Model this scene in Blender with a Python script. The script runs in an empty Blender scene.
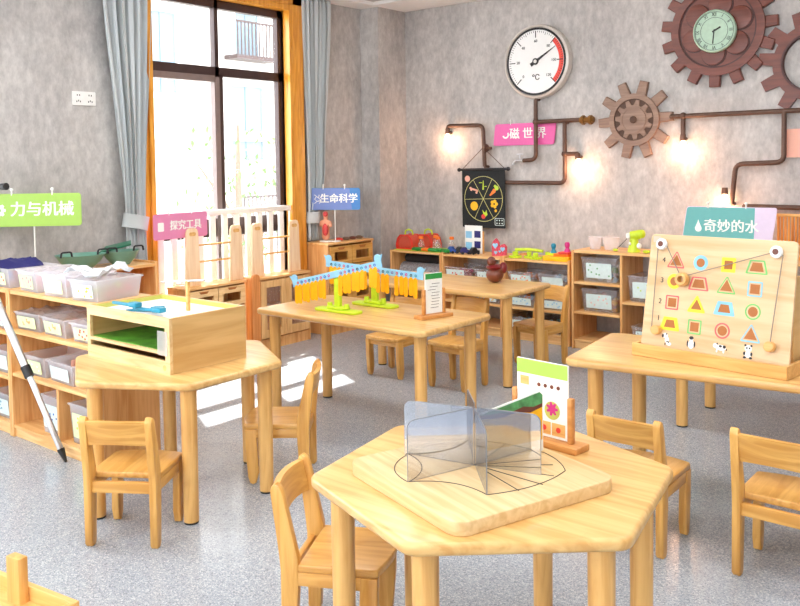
import bpy, bmesh, math, random
from mathutils import Vector, Matrix, Euler
random.seed(7)
S = bpy.context.scene
C = S.collection
PI = math.pi
R = math.radians

# ------------------------------------------------------------------ materials
def lin(c):
    return tuple((v/255/12.92 if v/255 <= .04045 else ((v/255+.055)/1.055)**2.4) for v in c)+(1,)

def newmat(name):
    m = bpy.data.materials.new(name); m.use_nodes = True
    nt = m.node_tree; b = nt.nodes['Principled BSDF']
    return m, nt, b

def plain(name, col, rough=.5, metal=0, var=.06, emit=None, es=1, spec=.5, scale=30):
    m, nt, b = newmat(name)
    n = nt.nodes.new('ShaderNodeTexNoise'); n.inputs['Scale'].default_value = scale
    tc = nt.nodes.new('ShaderNodeTexCoord'); nt.links.new(tc.outputs['Object'], n.inputs['Vector'])
    r = nt.nodes.new('ShaderNodeValToRGB')
    l = lin(col)
    r.color_ramp.elements[0].position = .3; r.color_ramp.elements[1].position = .7
    r.color_ramp.elements[0].color = tuple(v*(1-var) for v in l[:3])+(1,)
    r.color_ramp.elements[1].color = tuple(min(1, v*(1+var)) for v in l[:3])+(1,)
    nt.links.new(n.outputs['Fac'], r.inputs['Fac']); nt.links.new(r.outputs['Color'], b.inputs['Base Color'])
    b.inputs['Roughness'].default_value = rough; b.inputs['Metallic'].default_value = metal
    b.inputs['Specular IOR Level'].default_value = spec
    if emit:
        b.inputs['Emission Color'].default_value = lin(emit); b.inputs['Emission Strength'].default_value = es
    return m

def wood(name, c1, c2, axis='X', rough=.38, planks=False, scale=1.0, pw=.09):
    m, nt, b = newmat(name); L = nt.links.new
    tc = nt.nodes.new('ShaderNodeTexCoord')
    mp = nt.nodes.new('ShaderNodeMapping')
    s = {'X': (2.2, 26, 26), 'Y': (26, 2.2, 26), 'Z': (26, 26, 2.2)}[axis]
    mp.inputs['Scale'].default_value = tuple(v*scale for v in s)
    L(tc.outputs['Object'], mp.inputs['Vector'])
    n = nt.nodes.new('ShaderNodeTexNoise'); n.inputs['Scale'].default_value = 1.4
    n.inputs['Detail'].default_value = 5; n.inputs['Distortion'].default_value = .9
    L(mp.outputs['Vector'], n.inputs['Vector'])
    r = nt.nodes.new('ShaderNodeValToRGB')
    r.color_ramp.elements[0].position = .36; r.color_ramp.elements[1].position = .62
    r.color_ramp.elements[0].color = lin(c1); r.color_ramp.elements[1].color = lin(c2)
    L(n.outputs['Fac'], r.inputs['Fac'])
    col = r.outputs['Color']
    if planks:
        mp2 = nt.nodes.new('ShaderNodeMapping'); L(tc.outputs['Object'], mp2.inputs['Vector'])
        if axis == 'Y': mp2.inputs['Rotation'].default_value = (0, 0, PI/2)
        if axis == 'Z': mp2.inputs['Rotation'].default_value = (PI/2, 0, PI/2)
        br = nt.nodes.new('ShaderNodeTexBrick'); L(mp2.outputs['Vector'], br.inputs['Vector'])
        br.inputs['Scale'].default_value = 1; br.inputs['Brick Width'].default_value = .36
        br.inputs['Row Height'].default_value = pw; br.inputs['Mortar Size'].default_value = .0
        br.inputs['Color1'].default_value = (1, 1, 1, 1); br.inputs['Color2'].default_value = (.8, .72, .6, 1)
        br.inputs['Bias'].default_value = -.2
        mx = nt.nodes.new('ShaderNodeMix'); mx.data_type = 'RGBA'; mx.blend_type = 'MULTIPLY'
        mx.inputs[0].default_value = .55
        L(col, mx.inputs[6]); L(br.outputs['Color'], mx.inputs[7]); col = mx.outputs[2]
    L(col, b.inputs['Base Color'])
    b.inputs['Roughness'].default_value = rough
    b.inputs['Coat Weight'].default_value = .15; b.inputs['Coat Roughness'].default_value = .2
    return m

def clear(name, col, alpha=.4, rough=.25, transp=(1, 1, 1)):
    """see-through plastic or glass: part of the light passes straight through"""
    m, nt, b = newmat(name); L = nt.links.new
    b.inputs['Base Color'].default_value = lin(col); b.inputs['Roughness'].default_value = rough
    t = nt.nodes.new('ShaderNodeBsdfTransparent'); t.inputs['Color'].default_value = tuple(transp)+(1,)
    mx = nt.nodes.new('ShaderNodeMixShader'); mx.inputs[0].default_value = alpha
    L(t.outputs[0], mx.inputs[1]); L(b.outputs[0], mx.inputs[2])
    L(mx.outputs[0], nt.nodes['Material Output'].inputs['Surface'])
    return m

M = {}
M['table'] = wood('TableWood', (208, 160, 94), (227, 188, 124), 'X', .3, True, .8)
M['tleg'] = wood('TableLegWood', (206, 152, 82), (228, 180, 108), 'Z', .35)
M['chair'] = wood('ChairWood', (202, 144, 66), (226, 174, 94), 'X', .33, scale=.9)
M['chairz'] = wood('ChairWoodUpright', (202, 144, 66), (226, 174, 94), 'Z', .33)
M['chairy'] = wood('ChairSeatWood', (204, 148, 72), (226, 176, 100), 'Y', .3, True, .9, .12)
M['shelf'] = wood('ShelfWood', (226, 170, 104), (244, 200, 138), 'X', .45)
M['shelfz'] = wood('ShelfUprightWood', (216, 152, 86), (238, 186, 122), 'Z', .45)
M['shelfy'] = wood('ShelfDepthWood', (222, 164, 98), (242, 196, 134), 'Y', .45)
M['panelz'] = wood('OrangeTonedPine', (206, 128, 66), (226, 152, 88), 'Z', .45)
M['plate'] = wood('PaleBoardWood', (206, 170, 124), (224, 192, 150), 'X', .5, False, .6)
M['maple'] = wood('PaleMapleWood', (208, 172, 118), (226, 196, 146), 'X', .45)
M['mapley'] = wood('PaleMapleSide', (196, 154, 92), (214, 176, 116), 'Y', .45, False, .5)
M['stand'] = wood('StandWood', (190, 124, 60), (212, 150, 84), 'X', .4)
M['maplez'] = wood('PaleDoorWood', (216, 166, 104), (236, 192, 132), 'Z', .45)
M['drawer'] = wood('PaleDrawerWood', (226, 184, 126), (242, 206, 152), 'Y', .45)
M['tray'] = wood('TrayWood', (214, 158, 86), (234, 184, 112), 'X', .4)
M['casing'] = wood('WindowCasingWood', (206, 132, 34), (236, 168, 66), 'Z', .3)
M['birch'] = wood('BirchWood', (236, 200, 158), (248, 220, 184), 'Z', .5)
M['darkhole'] = plain('CutoutWood', (170, 102, 46), .6)
M['white'] = plain('WhitePaint', (240, 240, 238), .4, var=.02)
M['paper'] = plain('PaperWhite', (238, 240, 236), .6, var=.03)
M['ceil'] = plain('CeilingPaint', (240, 240, 240), .8, var=.01)
M['ceilgrey'] = plain('CofferGrey', (186, 178, 176), .8, var=.02)
M['frame'] = plain('DarkBronzeFrame', (66, 48, 46), .4, .2)
M['black'] = plain('BlackRubber', (24, 24, 26), .5)
M['banner'] = plain('BlackFelt', (34, 38, 40), .9)
M['bronze'] = plain('AgedCopperPipe', (92, 68, 56), .45, .3, .12)
M['brass'] = plain('BrassFitting', (150, 112, 62), .3, .8)
M['gearbrown'] = wood('GearBrownWood', (132, 104, 88), (150, 122, 104), 'X', .6)
M['gearred'] = wood('GearRedWood', (98, 44, 30), (118, 56, 40), 'X', .4)
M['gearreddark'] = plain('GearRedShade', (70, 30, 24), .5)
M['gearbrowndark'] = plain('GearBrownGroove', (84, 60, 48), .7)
M['ocut_pre'] = plain('HeartBoxRed', (206, 70, 90), .5, var=.3, scale=60)
M['clockface'] = plain('ClockFaceGreen', (176, 206, 184), .4)
M['gaugeface'] = plain('GaugeFace', (236, 238, 238), .3, var=.01)
M['gaugerim'] = plain('GaugeRim', (214, 210, 204), .3, .3)
M['red'] = plain('RedPlastic', (222, 60, 48), .4)
M['redarc'] = plain('GaugeRed', (222, 70, 56), .4)
M['orange'] = plain('OrangePlastic', (248, 126, 30), .4)
M['yellow'] = plain('YellowPlastic', (252, 190, 14), .4)
M['yelord'] = plain('OrangeYellowPlastic', (250, 174, 14), .35, var=.03)
M['lime'] = plain('LimePlastic', (196, 222, 44), .35)
M['green'] = plain('GreenPlastic', (44, 150, 66), .4)
M['blue'] = plain('BluePlastic', (52, 92, 176), .4)
M['lblue'] = plain('LightBluePlastic', (142, 200, 232), .4)
M['teal'] = plain('TealPlastic', (36, 140, 170), .4)
M['magenta'] = plain('MagentaPlastic', (204, 40, 130), .4)
M['purple'] = plain('PurplePlastic', (120, 90, 160), .4)
M['pink'] = plain('PinkPlastic', (236, 130, 150), .5)
M['navy'] = plain('NavyCloth', (40, 40, 110), .7)
M['sgreen'] = plain('SignGreen', (164, 206, 86), .4, var=.02)
M['spink'] = plain('SignPink', (226, 140, 182), .4, var=.02)
M['smag'] = plain('SignMagenta', (224, 92, 164), .4, var=.02)
M['sblue'] = plain('SignBlue', (108, 132, 196), .4, var=.02)
M['sblue2'] = plain('SignBlueEdge', (64, 128, 196), .4, var=.02)
M['steal'] = plain('SignTeal', (104, 178, 176), .4, var=.02)
M['slilac'] = plain('SignLilac', (224, 208, 232), .4, var=.02)
M['salmon'] = plain('SignSalmon', (240, 180, 160), .5, var=.02)
M['stext'] = plain('SignLettering', (244, 246, 240), .5, var=.0)
M['ink'] = plain('BlackInk', (34, 34, 38), .6, var=.0)
M['label'] = plain('LabelCard', (214, 232, 230), .5, var=.05, scale=60)
M['labelg'] = plain('LabelCardGreen', (218, 236, 186), .5, var=.1, scale=50)
M['bin'] = clear('FrostedPlastic', (226, 228, 232), .5, .25, (.97, .98, 1))
M['bingrey'] = clear('ClearGreyPlastic', (206, 208, 212), .42, .2, (.95, .96, .97))
M['bag'] = clear('CrinkledBag', (232, 234, 238), .6, .2)
M['glass'] = clear('WindowGlass', (225, 235, 240), .06, .02)
def mirror_acrylic():
    m, nt, b = newmat('HalfMirrorAcrylic'); L = nt.links.new
    g = nt.nodes.new('ShaderNodeBsdfGlossy'); g.inputs['Roughness'].default_value = .03; g.inputs['Color'].default_value = (.80, .82, .86, 1)
    t = nt.nodes.new('ShaderNodeBsdfTransparent'); t.inputs[0].default_value = (.84, .84, .86, 1)
    mx = nt.nodes.new('ShaderNodeMixShader'); mx.inputs[0].default_value = .62
    L(t.outputs[0], mx.inputs[1]); L(g.outputs[0], mx.inputs[2]); L(mx.outputs[0], nt.nodes['Material Output'].inputs[0])
    return m
M['smoke'] = mirror_acrylic()
def frosted(name, col, a=.5):
    m, nt, b = newmat(name); L = nt.links.new
    b.inputs['Base Color'].default_value = lin(col); b.inputs['Roughness'].default_value = .25
    tl = nt.nodes.new('ShaderNodeBsdfTranslucent'); tl.inputs[0].default_value = lin(col)
    m1 = nt.nodes.new('ShaderNodeMixShader'); m1.inputs[0].default_value = .5
    L(b.outputs[0], m1.inputs[1]); L(tl.outputs[0], m1.inputs[2])
    t = nt.nodes.new('ShaderNodeBsdfTransparent'); t.inputs[0].default_value = (.99, .99, 1, 1)
    mx = nt.nodes.new('ShaderNodeMixShader'); mx.inputs[0].default_value = a
    L(t.outputs[0], mx.inputs[1]); L(m1.outputs[0], mx.inputs[2]); L(mx.outputs[0], nt.nodes['Material Output'].inputs[0])
    return m
M['bin'] = frosted('FrostedPlastic', (248, 249, 254), .4)
M['bingrey'] = frosted('ClearGreyPlastic', (240, 241, 246), .24)
M['bag'] = frosted('CrinkledBag', (246, 246, 250), .38)
M['steel'] = plain('BrushedAluminium', (200, 202, 206), .3, .8)
M['pan'] = plain('GreenEnamel', (112, 164, 148), .3)
M['panin'] = plain('DarkGreenEnamel', (40, 110, 84), .35)
M['rug'] = plain('DarkRug', (52, 48, 48), .9)
M['ruggrey'] = plain('GreyFleckRug', (160, 160, 166), .8, var=.35, scale=90)
M['skinpink'] = plain('AnatomyRed', (206, 70, 70), .5, var=.3, scale=40)
M['skintan'] = plain('AnatomyTan', (226, 160, 130), .5)
M['turkey'] = plain('BrownVinyl', (112, 58, 40), .3, var=.2)
M['darkred'] = plain('DarkRedVinyl', (116, 26, 30), .3)
M['boxgreen'] = plain('OliveGreenRim', (190, 190, 92), .5)
M['grass'] = plain('GreenMatStripes', (84, 150, 44), .5, var=.4, scale=14)
M['bamboo'] = wood('OrangeBamboo', (196, 112, 40), (238, 166, 80), 'Z', .45)
M['rope'] = plain('GreyString', (176, 168, 158), .8)
M['bulb'] = plain('WarmBulbGlass', (255, 220, 180), .3, emit=(255, 206, 160), es=14)

def wall_mat(name, c1, c2, c3):
    m, nt, b = newmat(name); L = nt.links.new
    tc = nt.nodes.new('ShaderNodeTexCoord')
    n1 = nt.nodes.new('ShaderNodeTexNoise'); n1.inputs['Scale'].default_value = 2.2; n1.inputs['Detail'].default_value = 8
    n1.inputs['Roughness'].default_value = .62
    n2 = nt.nodes.new('ShaderNodeTexNoise'); n2.inputs['Scale'].default_value = 24; n2.inputs['Detail'].default_value = 8
    n2.inputs['Roughness'].default_value = .7
    mp = nt.nodes.new('ShaderNodeMapping'); mp.inputs['Scale'].default_value = (1, 1, .55)
    L(tc.outputs['Object'], mp.inputs['Vector']); L(mp.outputs[0], n1.inputs['Vector']); L(mp.outputs[0], n2.inputs['Vector'])
    a = nt.nodes.new('ShaderNodeMath'); a.operation = 'MULTIPLY_ADD'; a.inputs[1].default_value = .4
    a2 = nt.nodes.new('ShaderNodeMath'); a2.operation = 'MULTIPLY'; a2.inputs[1].default_value = .6
    L(n2.outputs['Fac'], a2.inputs[0]); L(n1.outputs['Fac'], a.inputs[0]); L(a2.outputs[0], a.inputs[2])
    r = nt.nodes.new('ShaderNodeValToRGB')
    r.color_ramp.elements[0].position = .35; r.color_ramp.elements[0].color = lin(c1)
    r.color_ramp.elements[1].position = .66; r.color_ramp.elements[1].color = lin(c3)
    e = r.color_ramp.elements.new(.5); e.color = lin(c2)
    L(a.outputs[0], r.inputs['Fac']); L(r.outputs[0], b.inputs['Base Color'])
    b.inputs['Roughness'].default_value = .75
    return m
M['wall'] = wall_mat('ConcreteWallpaper', (158, 155, 154), (182, 179, 177), (208, 205, 202))

def floor_mat():
    m, nt, b = newmat('TerrazzoVinyl'); L = nt.links.new
    tc = nt.nodes.new('ShaderNodeTexCoord')
    v = nt.nodes.new('ShaderNodeTexVoronoi'); v.inputs['Scale'].default_value = 260
    L(tc.outputs['Object'], v.inputs['Vector'])
    sp = nt.nodes.new('ShaderNodeSeparateColor'); L(v.outputs['Color'], sp.inputs[0])
    r = nt.nodes.new('ShaderNodeValToRGB'); r.color_ramp.interpolation = 'CONSTANT'
    els = r.color_ramp.elements
    els[0].position = 0; els[0].color = lin((134, 141, 150))
    els[1].position = .16; els[1].color = lin((152, 160, 169))
    for p, c in ((.34, (163, 170, 179)), (.74, (178, 184, 191)), (.92, (198, 203, 208))):
        e = els.new(p); e.color = lin(c)
    L(sp.outputs[0], r.inputs['Fac'])
    L(r.outputs[0], b.inputs['Base Color'])
    b.inputs['Roughness'].default_value = .2; b.inputs['Specular IOR Level'].default_value = .5
    return m
M['floor'] = floor_mat()

def cloth_mat():
    m, nt, b = newmat('GreyBlueCurtainCloth'); L = nt.links.new
    tc = nt.nodes.new('ShaderNodeTexCoord'); mp = nt.nodes.new('ShaderNodeMapping')
    mp.inputs['Scale'].default_value = (60, 60, 400); L(tc.outputs['Object'], mp.inputs['Vector'])
    n = nt.nodes.new('ShaderNodeTexNoise'); n.inputs['Scale'].default_value = 2; L(mp.outputs[0], n.inputs['Vector'])
    r = nt.nodes.new('ShaderNodeValToRGB'); r.color_ramp.elements[0].color = lin((200, 208, 211)); r.color_ramp.elements[1].color = lin((222, 228, 230))
    L(n.outputs['Fac'], r.inputs['Fac']); L(r.outputs[0], b.inputs['Base Color']); b.inputs['Roughness'].default_value = .85
    tr = nt.nodes.new('ShaderNodeBsdfTranslucent'); tr.inputs[0].default_value = lin((214, 222, 226))
    mx = nt.nodes.new('ShaderNodeMixShader'); mx.inputs[0].default_value = .2
    L(b.outputs[0], mx.inputs[1]); L(tr.outputs[0], mx.inputs[2]); L(mx.outputs[0], nt.nodes['Material Output'].inputs[0])
    return m
M['cloth'] = cloth_mat()
M['facade'] = plain('PaleStoneFacade', (196, 192, 186), .8, var=.03, scale=2)
M['fglass'] = plain('FacadeWindowGlass', (104, 124, 136), .15)
M['leaf'] = plain('PaleLeaves', (96, 124, 72), .7, var=.2)
M['bark'] = plain('Bark', (120, 100, 84), .8)
M['pave'] = plain('OutdoorPaving', (200, 198, 190), .8)

# ------------------------------------------------------------------ mesh helper
class MB:
    def __init__(s): s.b = bmesh.new()
    def add(s, t, mat=None):
        if mat is not None: bmesh.ops.transform(t, matrix=mat, verts=t.verts)
        me = bpy.data.meshes.new('tmp'); t.to_mesh(me); t.free(); s.b.from_mesh(me); bpy.data.meshes.remove(me); return s
    def box(s, x0, x1, y0, y1, z0, z1, bev=0, mat=None, seg=2):
        t = bmesh.new(); bmesh.ops.create_cube(t, size=1)
        bmesh.ops.transform(t, matrix=Matrix.Translation(((x0+x1)/2, (y0+y1)/2, (z0+z1)/2)) @ Matrix.Diagonal((abs(x1-x0), abs(y1-y0), abs(z1-z0), 1)), verts=t.verts)
        if bev: bmesh.ops.bevel(t, geom=t.edges[:], offset=bev, segments=seg, affect='EDGES', profile=.5)
        return s.add(t, mat)
    def cyl(s, p0, p1, r0, r1=None, seg=20, mat=None):
        r1 = r0 if r1 is None else r1
        p0, p1 = Vector(p0), Vector(p1); d = p1-p0
        t = bmesh.new(); bmesh.ops.create_cone(t, cap_ends=True, segments=seg, radius1=r0, radius2=r1, depth=d.length)
        q = Vector((0, 0, 1)).rotation_difference(d.normalized()).to_matrix().to_4x4()
        bmesh.ops.transform(t, matrix=Matrix.Translation((p0+p1)/2) @ q, verts=t.verts)
        return s.add(t, mat)
    def sph(s, c, r, sc=(1, 1, 1), seg=16, mat=None):
        t = bmesh.new(); bmesh.ops.create_uvsphere(t, u_segments=seg, v_segments=max(6, seg//2+2), radius=r)
        bmesh.ops.transform(t, matrix=Matrix.Translation(c) @ Matrix.Diagonal((*sc, 1)), verts=t.verts)
        return s.add(t, mat)
    def prism(s, poly, z0, z1, bev=0, mat=None, seg=3, vonly=False):
        t = bmesh.new(); vs = [t.verts.new((x, y, z0)) for x, y in poly]
        f = t.faces.new(vs); f.normal_update()
        if f.normal.z > 0: f.normal_flip()
        g = bmesh.ops.extrude_face_region(t, geom=[f])
        bmesh.ops.translate(t, vec=(0, 0, z1-z0), verts=[v for v in g['geom'] if isinstance(v, bmesh.types.BMVert)])
        bmesh.ops.recalc_face_normals(t, faces=t.faces)
        if bev:
            es = [e for e in t.edges if abs(e.verts[0].co.z-e.verts[1].co.z) < 1e-6]
            bmesh.ops.bevel(t, geom=es, offset=bev, segments=seg, affect='EDGES', profile=.5)
        return s.add(t, mat)
    def ring(s, outer, inner, z0, z1, mat=None):
        """outer and inner: lists of the same number of xy points"""
        t = bmesh.new(); n = len(outer)
        V = [[t.verts.new((x, y, z)) for x, y in P] for P, z in ((outer, z0), (outer, z1), (inner, z1), (inner, z0))]
        for k in range(4):
            A, B = V[k], V[(k+1) % 4]
            for i in range(n): t.faces.new((A[i], A[(i+1) % n], B[(i+1) % n], B[i]))
        bmesh.ops.recalc_face_normals(t, faces=t.faces)
        return s.add(t, mat)
    def lathe(s, prof, mat=None, seg=28):
        t = bmesh.new(); rows = []
        for r, z in prof:
            rows.append([t.verts.new((max(r, 1e-5)*math.cos(2*PI*i/seg), max(r, 1e-5)*math.sin(2*PI*i/seg), z)) for i in range(seg)])
        for a, b_ in zip(rows, rows[1:]):
            for i in range(seg): t.faces.new((a[i], a[(i+1) % seg], b_[(i+1) % seg], b_[i]))
        bmesh.ops.remove_doubles(t, verts=t.verts, dist=1e-4)
        bmesh.ops.recalc_face_normals(t, faces=t.faces)
        return s.add(t, mat)
    def tube(s, pts, r, seg=10, bend=0, mat=None):
        pts = [Vector(p) for p in pts]
        if bend:
            out = [pts[0]]
            for a, b_, c in zip(pts, pts[1:], pts[2:]):
                u, w = (a-b_), (c-b_); k = min(bend, u.length*.49, w.length*.49); u.normalize(); w.normalize()
                p, q = b_+u*k, b_+w*k
                for i in range(6):
                    f = i/5; out.append((1-f)**2*p+2*f*(1-f)*b_+f*f*q)
            pts = out+[pts[-1]]
        rr = r if isinstance(r, (list, tuple)) else [r]*len(pts)
        t = bmesh.new(); rows = []
        up = Vector((0, 0, 1)); prev = None
        for i, p in enumerate(pts):
            d = (pts[min(i+1, len(pts)-1)]-pts[max(i-1, 0)]).normalized()
            if prev is None:
                a = d.cross(up) if abs(d.z) < .95 else d.cross(Vector((1, 0, 0)))
            else:
                a = prev-d*prev.dot(d)
            a.normalize(); prev = a; b_ = d.cross(a)
            rows.append([t.verts.new(p+(a*math.cos(2*PI*k/seg)+b_*math.sin(2*PI*k/seg))*rr[i]) for k in range(seg)])
        for a, b_ in zip(rows, rows[1:]):
            for i in range(seg): t.faces.new((a[i], a[(i+1) % seg], b_[(i+1) % seg], b_[i]))
        t.faces.new(rows[0][::-1]); t.faces.new(rows[-1])
        bmesh.ops.recalc_face_normals(t, faces=t.faces)
        return s.add(t, mat)
    def make(s, name, mat, parent=None, ang=38, kind=None):
        me = bpy.data.meshes.new(name); s.b.to_mesh(me); s.b.free()
        me.materials.append(M[mat] if isinstance(mat, str) else mat)
        for p in me.polygons: p.use_smooth = True
        me.set_sharp_from_angle(angle=R(ang))
        o = bpy.data.objects.new(name, me); C.objects.link(o)
        if parent: o.parent = parent
        if kind: o['kind'] = kind
        return o

def thing(name, label, cat, loc=(0, 0, 0), rz=0, group=None):
    o = bpy.data.objects.new(name, None); o.empty_display_size = .1; C.objects.link(o)
    o.location = loc; o.rotation_euler = (0, 0, rz); o['label'] = label; o['category'] = cat
    if group: o['group'] = group
    return o
def tag(o, label, cat, group=None):
    o['label'] = label; o['category'] = cat
    if group: o['group'] = group
    return o
def struct(o):
    o['kind'] = 'structure'; return o
def dup(root, loc, rz, label=None, group=None, scale=None, swap=None):
    r = root.copy(); C.objects.link(r); r.location = loc; r.rotation_euler = (0, 0, rz)
    if scale: r.scale = scale if isinstance(scale, tuple) else (scale,)*3
    if label: r['label'] = label
    if group: r['group'] = group
    def kids(a, b_):
        for ch in list(a.children):
            c = ch.copy(); C.objects.link(c); c.parent = b_
            c.matrix_parent_inverse = ch.matrix_parent_inverse.copy()
            kids(ch, c)
    kids(root, r)
    return r
def text(body, size, mat, parent, loc, rot=(PI/2, 0, 0), name='lettering', ext=.0008, align='CENTER', sx=1, bold=0):
    c = bpy.data.curves.new(name, 'FONT'); c.body = body; c.size = size; c.extrude = ext
    c.align_x = align; c.align_y = 'CENTER'; c.materials.append(M[mat])
    tmp = bpy.data.objects.new('tmp', c); C.objects.link(tmp)
    bpy.context.view_layer.update()
    me = bpy.data.meshes.new_from_object(tmp.evaluated_get(bpy.context.evaluated_depsgraph_get()))
    bpy.data.objects.remove(tmp)
    if bold:
        tb = bmesh.new()
        for dx, dy, dz in ((0, 0, 0), (bold, 0, .0001), (-bold, 0, -.0001), (0, bold*.7, .00015)):
            n0 = len(tb.verts); tb.from_mesh(me); tb.verts.ensure_lookup_table()
            bmesh.ops.translate(tb, vec=(dx, dy, dz), verts=tb.verts[n0:])
        tb.to_mesh(me); tb.free()
    me.name = name
    o = bpy.data.objects.new(name, me); C.objects.link(o); o.location = loc; o.rotation_euler = rot; o.scale = (sx, 1, 1)
    o.parent = parent
    return o

def rrect(w, h, r, n=5, cx=0, cy=0):
    P = []
    for qx, qy, a0 in ((1, 1, 0), (-1, 1, 90), (-1, -1, 180), (1, -1, 270)):
        for i in range(n+1):
            a = R(a0+90*i/n); P.append((cx+qx*(w/2-r)+r*math.cos(a), cy+qy*(h/2-r)+r*math.sin(a)))
    return P
def roundpoly(P, r, n=5):
    out = []; N = len(P)
    for i in range(N):
        a, b_, c = Vector(P[i-1]), Vector(P[i]), Vector(P[(i+1) % N])
        u, w = (a-b_).normalized(), (c-b_).normalized()
        half = math.acos(max(-1, min(1, u.dot(w))))/2
        k = r/math.tan(half); p, q = b_+u*k, b_+w*k
        cen = b_+(u+w).normalized()*(r/math.sin(half))
        a0 = math.atan2((p-cen).y, (p-cen).x); a1 = math.atan2((q-cen).y, (q-cen).x)
        d = (a1-a0+PI) % (2*PI)-PI
        for j in range(n+1):
            t = a0+d*j/n; out.append((cen.x+r*math.cos(t), cen.y+r*math.sin(t)))
    return out
def circ(r, n=32, cx=0, cy=0): return [(cx+r*math.cos(2*PI*i/n), cy+r*math.sin(2*PI*i/n)) for i in range(n)]
FACE = Matrix.Rotation(PI/2, 4, 'X')      # an xy shape stood upright, facing -Y (local x,y -> x,z)

# ------------------------------------------------------------------ the room
XL, YB, ZC = -4.93, 5.90, 2.69
fl = MB().box(-5.2, 2.6, -2.6, 6.1, -.1, 0).make('floor', 'floor'); struct(fl)
w = MB()
def hole_wall(w, y0, y1, holes):
    """x = XL wall from y0 to y1 with openings (ya, yb, za, zb)"""
    y = y0
    for ya, yb, za, zb in holes:
        w.box(XL-.11, XL, y, ya, 0, 2.95)
        w.box(XL-.11, XL, ya, yb, zb, 2.95)
        if za > 0: w.box(XL-.11, XL, ya, yb, 0, za)
        y = yb
    w.box(XL-.11, XL, y, y1, 0, 2.95)
hole_wall(w, -2.6, 6.1, [(-.9, 1.5, .5, 2.56), (3.37, 4.62, .08, 2.56)])
struct(w.make('wall_left', 'wall'))
struct(MB().box(XL-.11, 2.6, YB, YB+.2, 0, 2.95).make('wall_back', 'wall'))
struct(MB().box(XL, -4.73, 5.53, YB, 0, 2.95).make('wall_corner', 'wall'))
struct(MB().box(2.5, 2.7, -2.6, 6.1, 0, 2.95).make('wall_right', 'wall'))
wf = MB().box(-5.2, 2.6, -2.7, -2.6, 0, .7).box(-5.2, 2.6, -2.7, -2.6, 2.5, 2.95)
for a, c in ((-5.2, -4.3), (-1.7, -1.1), (1.5, 2.6)): wf.box(a, c, -2.7, -2.6, .7, 2.5)
struct(wf.make('wall_front', 'wall'))
for i, a in enumerate((-4.3, -1.1)):  # unseen windows added behind the camera so skylight reaches the back wall
    wn = bpy.data.objects.new('window_%d' % (i+3), None); C.objects.link(wn); struct(wn)
    f = MB()
    for x in (a, a+1.275, a+2.55): f.box(x, x+.05, -2.68, -2.62, .7, 2.5)
    f.box(a, a+2.6, -2.68, -2.62, .7, .75).box(a, a+2.6, -2.68, -2.62, 2.45, 2.5)
    struct(f.make('window_frame', 'frame', wn))
struct(MB().box(-5.2, 2.7, -2.8, 6.1, 2.85, 2.95).make('ceiling', 'ceil'))
t = MB()
t.box(XL, 2.5, 5.46, YB, ZC, 2.85).box(XL, -4.72, -2.6, 5.46, ZC, 2.85)
struct(t.make('trim_1', 'ceil'))
t = MB()
t.box(-4.72, 2.5, 5.43, 5.46, ZC+.03, 2.85).box(-4.72, -4.69, -2.6, 5.43, ZC+.03, 2.85)
struct(t.make('trim_2', 'ceilgrey'))

# window 1
W0, W1, WZ0, WZ1 = 3.37, 4.62, .08, 2.56
wn = bpy.data.objects.new('window_1', None); C.objects.link(wn); struct(wn)
f = MB(); X0, X1 = XL-.07, XL-.02
f.box(X0, X1, W0, W0+.03, WZ0, WZ1).box(X0, X1, W1-.045, W1, WZ0, WZ1)
f.box(X0, X1, W0, W1, WZ1-.06, WZ1).box(X0, X1, W0, W1, WZ0, WZ0+.07)
f.box(X0, X1, W0, W1, 2.01, 2.075)
f.box(X0, X1, 3.96, 3.995, 2.0, WZ1)
f.box(X0, X1, 3.995, 4.03, WZ0, 2.02)
f.box(X0, X1, W0, W1, .84, .97)
struct(f.make('window_frame', 'frame', wn))
f = MB(); f.box(X0+.01, X1+.01, 3.945, 3.99, WZ0+.07, 2.0).box(X0+.01, X1+.01, W0+.03, 3.95, 1.965, 2.01)
struct(f.make('window_sash', plain('SashGrey', (128, 112, 108), .4), wn))
struct(MB().box(X0+.02, X0+.026, W0+.03, W1-.03, WZ0+.03, WZ1-.03).make('window_pane', 'glass', wn))
f = MB()
f.box(XL-.11, XL+.07, W1, W1+.035, 0, 2.62).box(XL, XL+.07, W1+.035, W1+.15, 0, 2.70, .006)
f.box(XL-.11, XL+.07, W0-.035, W0, 0, 2.62).box(XL, XL+.05, W0-.1, W0-.035, 0, 2.68, .006)
f.box(XL-.11, XL+.07, W0, W1, WZ1, WZ1+.04).box(XL, XL+.07, W0-.1, W1+.15, WZ1+.04, WZ1+.125, .006)
struct(f.make('window_casing', 'casing', wn))
# window 2 (unseen, added to let daylight into the front of the room)
wn = bpy.data.objects.new('window_2', None); C.objects.link(wn); struct(wn)
f = MB()
for a in (-.9, .27, 1.44): f.box(X0, X1, a, a+.06, .5, 2.56)
for z in (.5, 1.95, 2.5): f.box(X0, X1, -.9, 1.5, z, z+.06)
struct(f.make('window_frame', 'frame', wn))
struct(MB().box(X0+.03, X0+.036, -.88, 1.48, .52, 2.54).make('window_pane', 'glass', wn))

# railing in front of the window
rl = thing('window_railing', 'white painted picket railing standing across the inside of the tall window', 'railing', (XL+.005, 3.4, 0))
MB().box(-.0, .045, -.02, 1.28, 1.0, 1.04, .006).make('top_rail', 'white', rl)
MB().box(.005, .04, 0, 1.26, .10, .14, .004).make('bottom_rail', 'white', rl)
pk = MB().box(.012, .034, -.024, .024, .0, 1.0, .003).make('picket', 'white', rl); pk.location = (0, .02, 0)
for i in range(1, 12):
    o = pk.copy(); C.objects.link(o); o.parent = rl; o.location = (0, .02+i*.111, 0)

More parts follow.
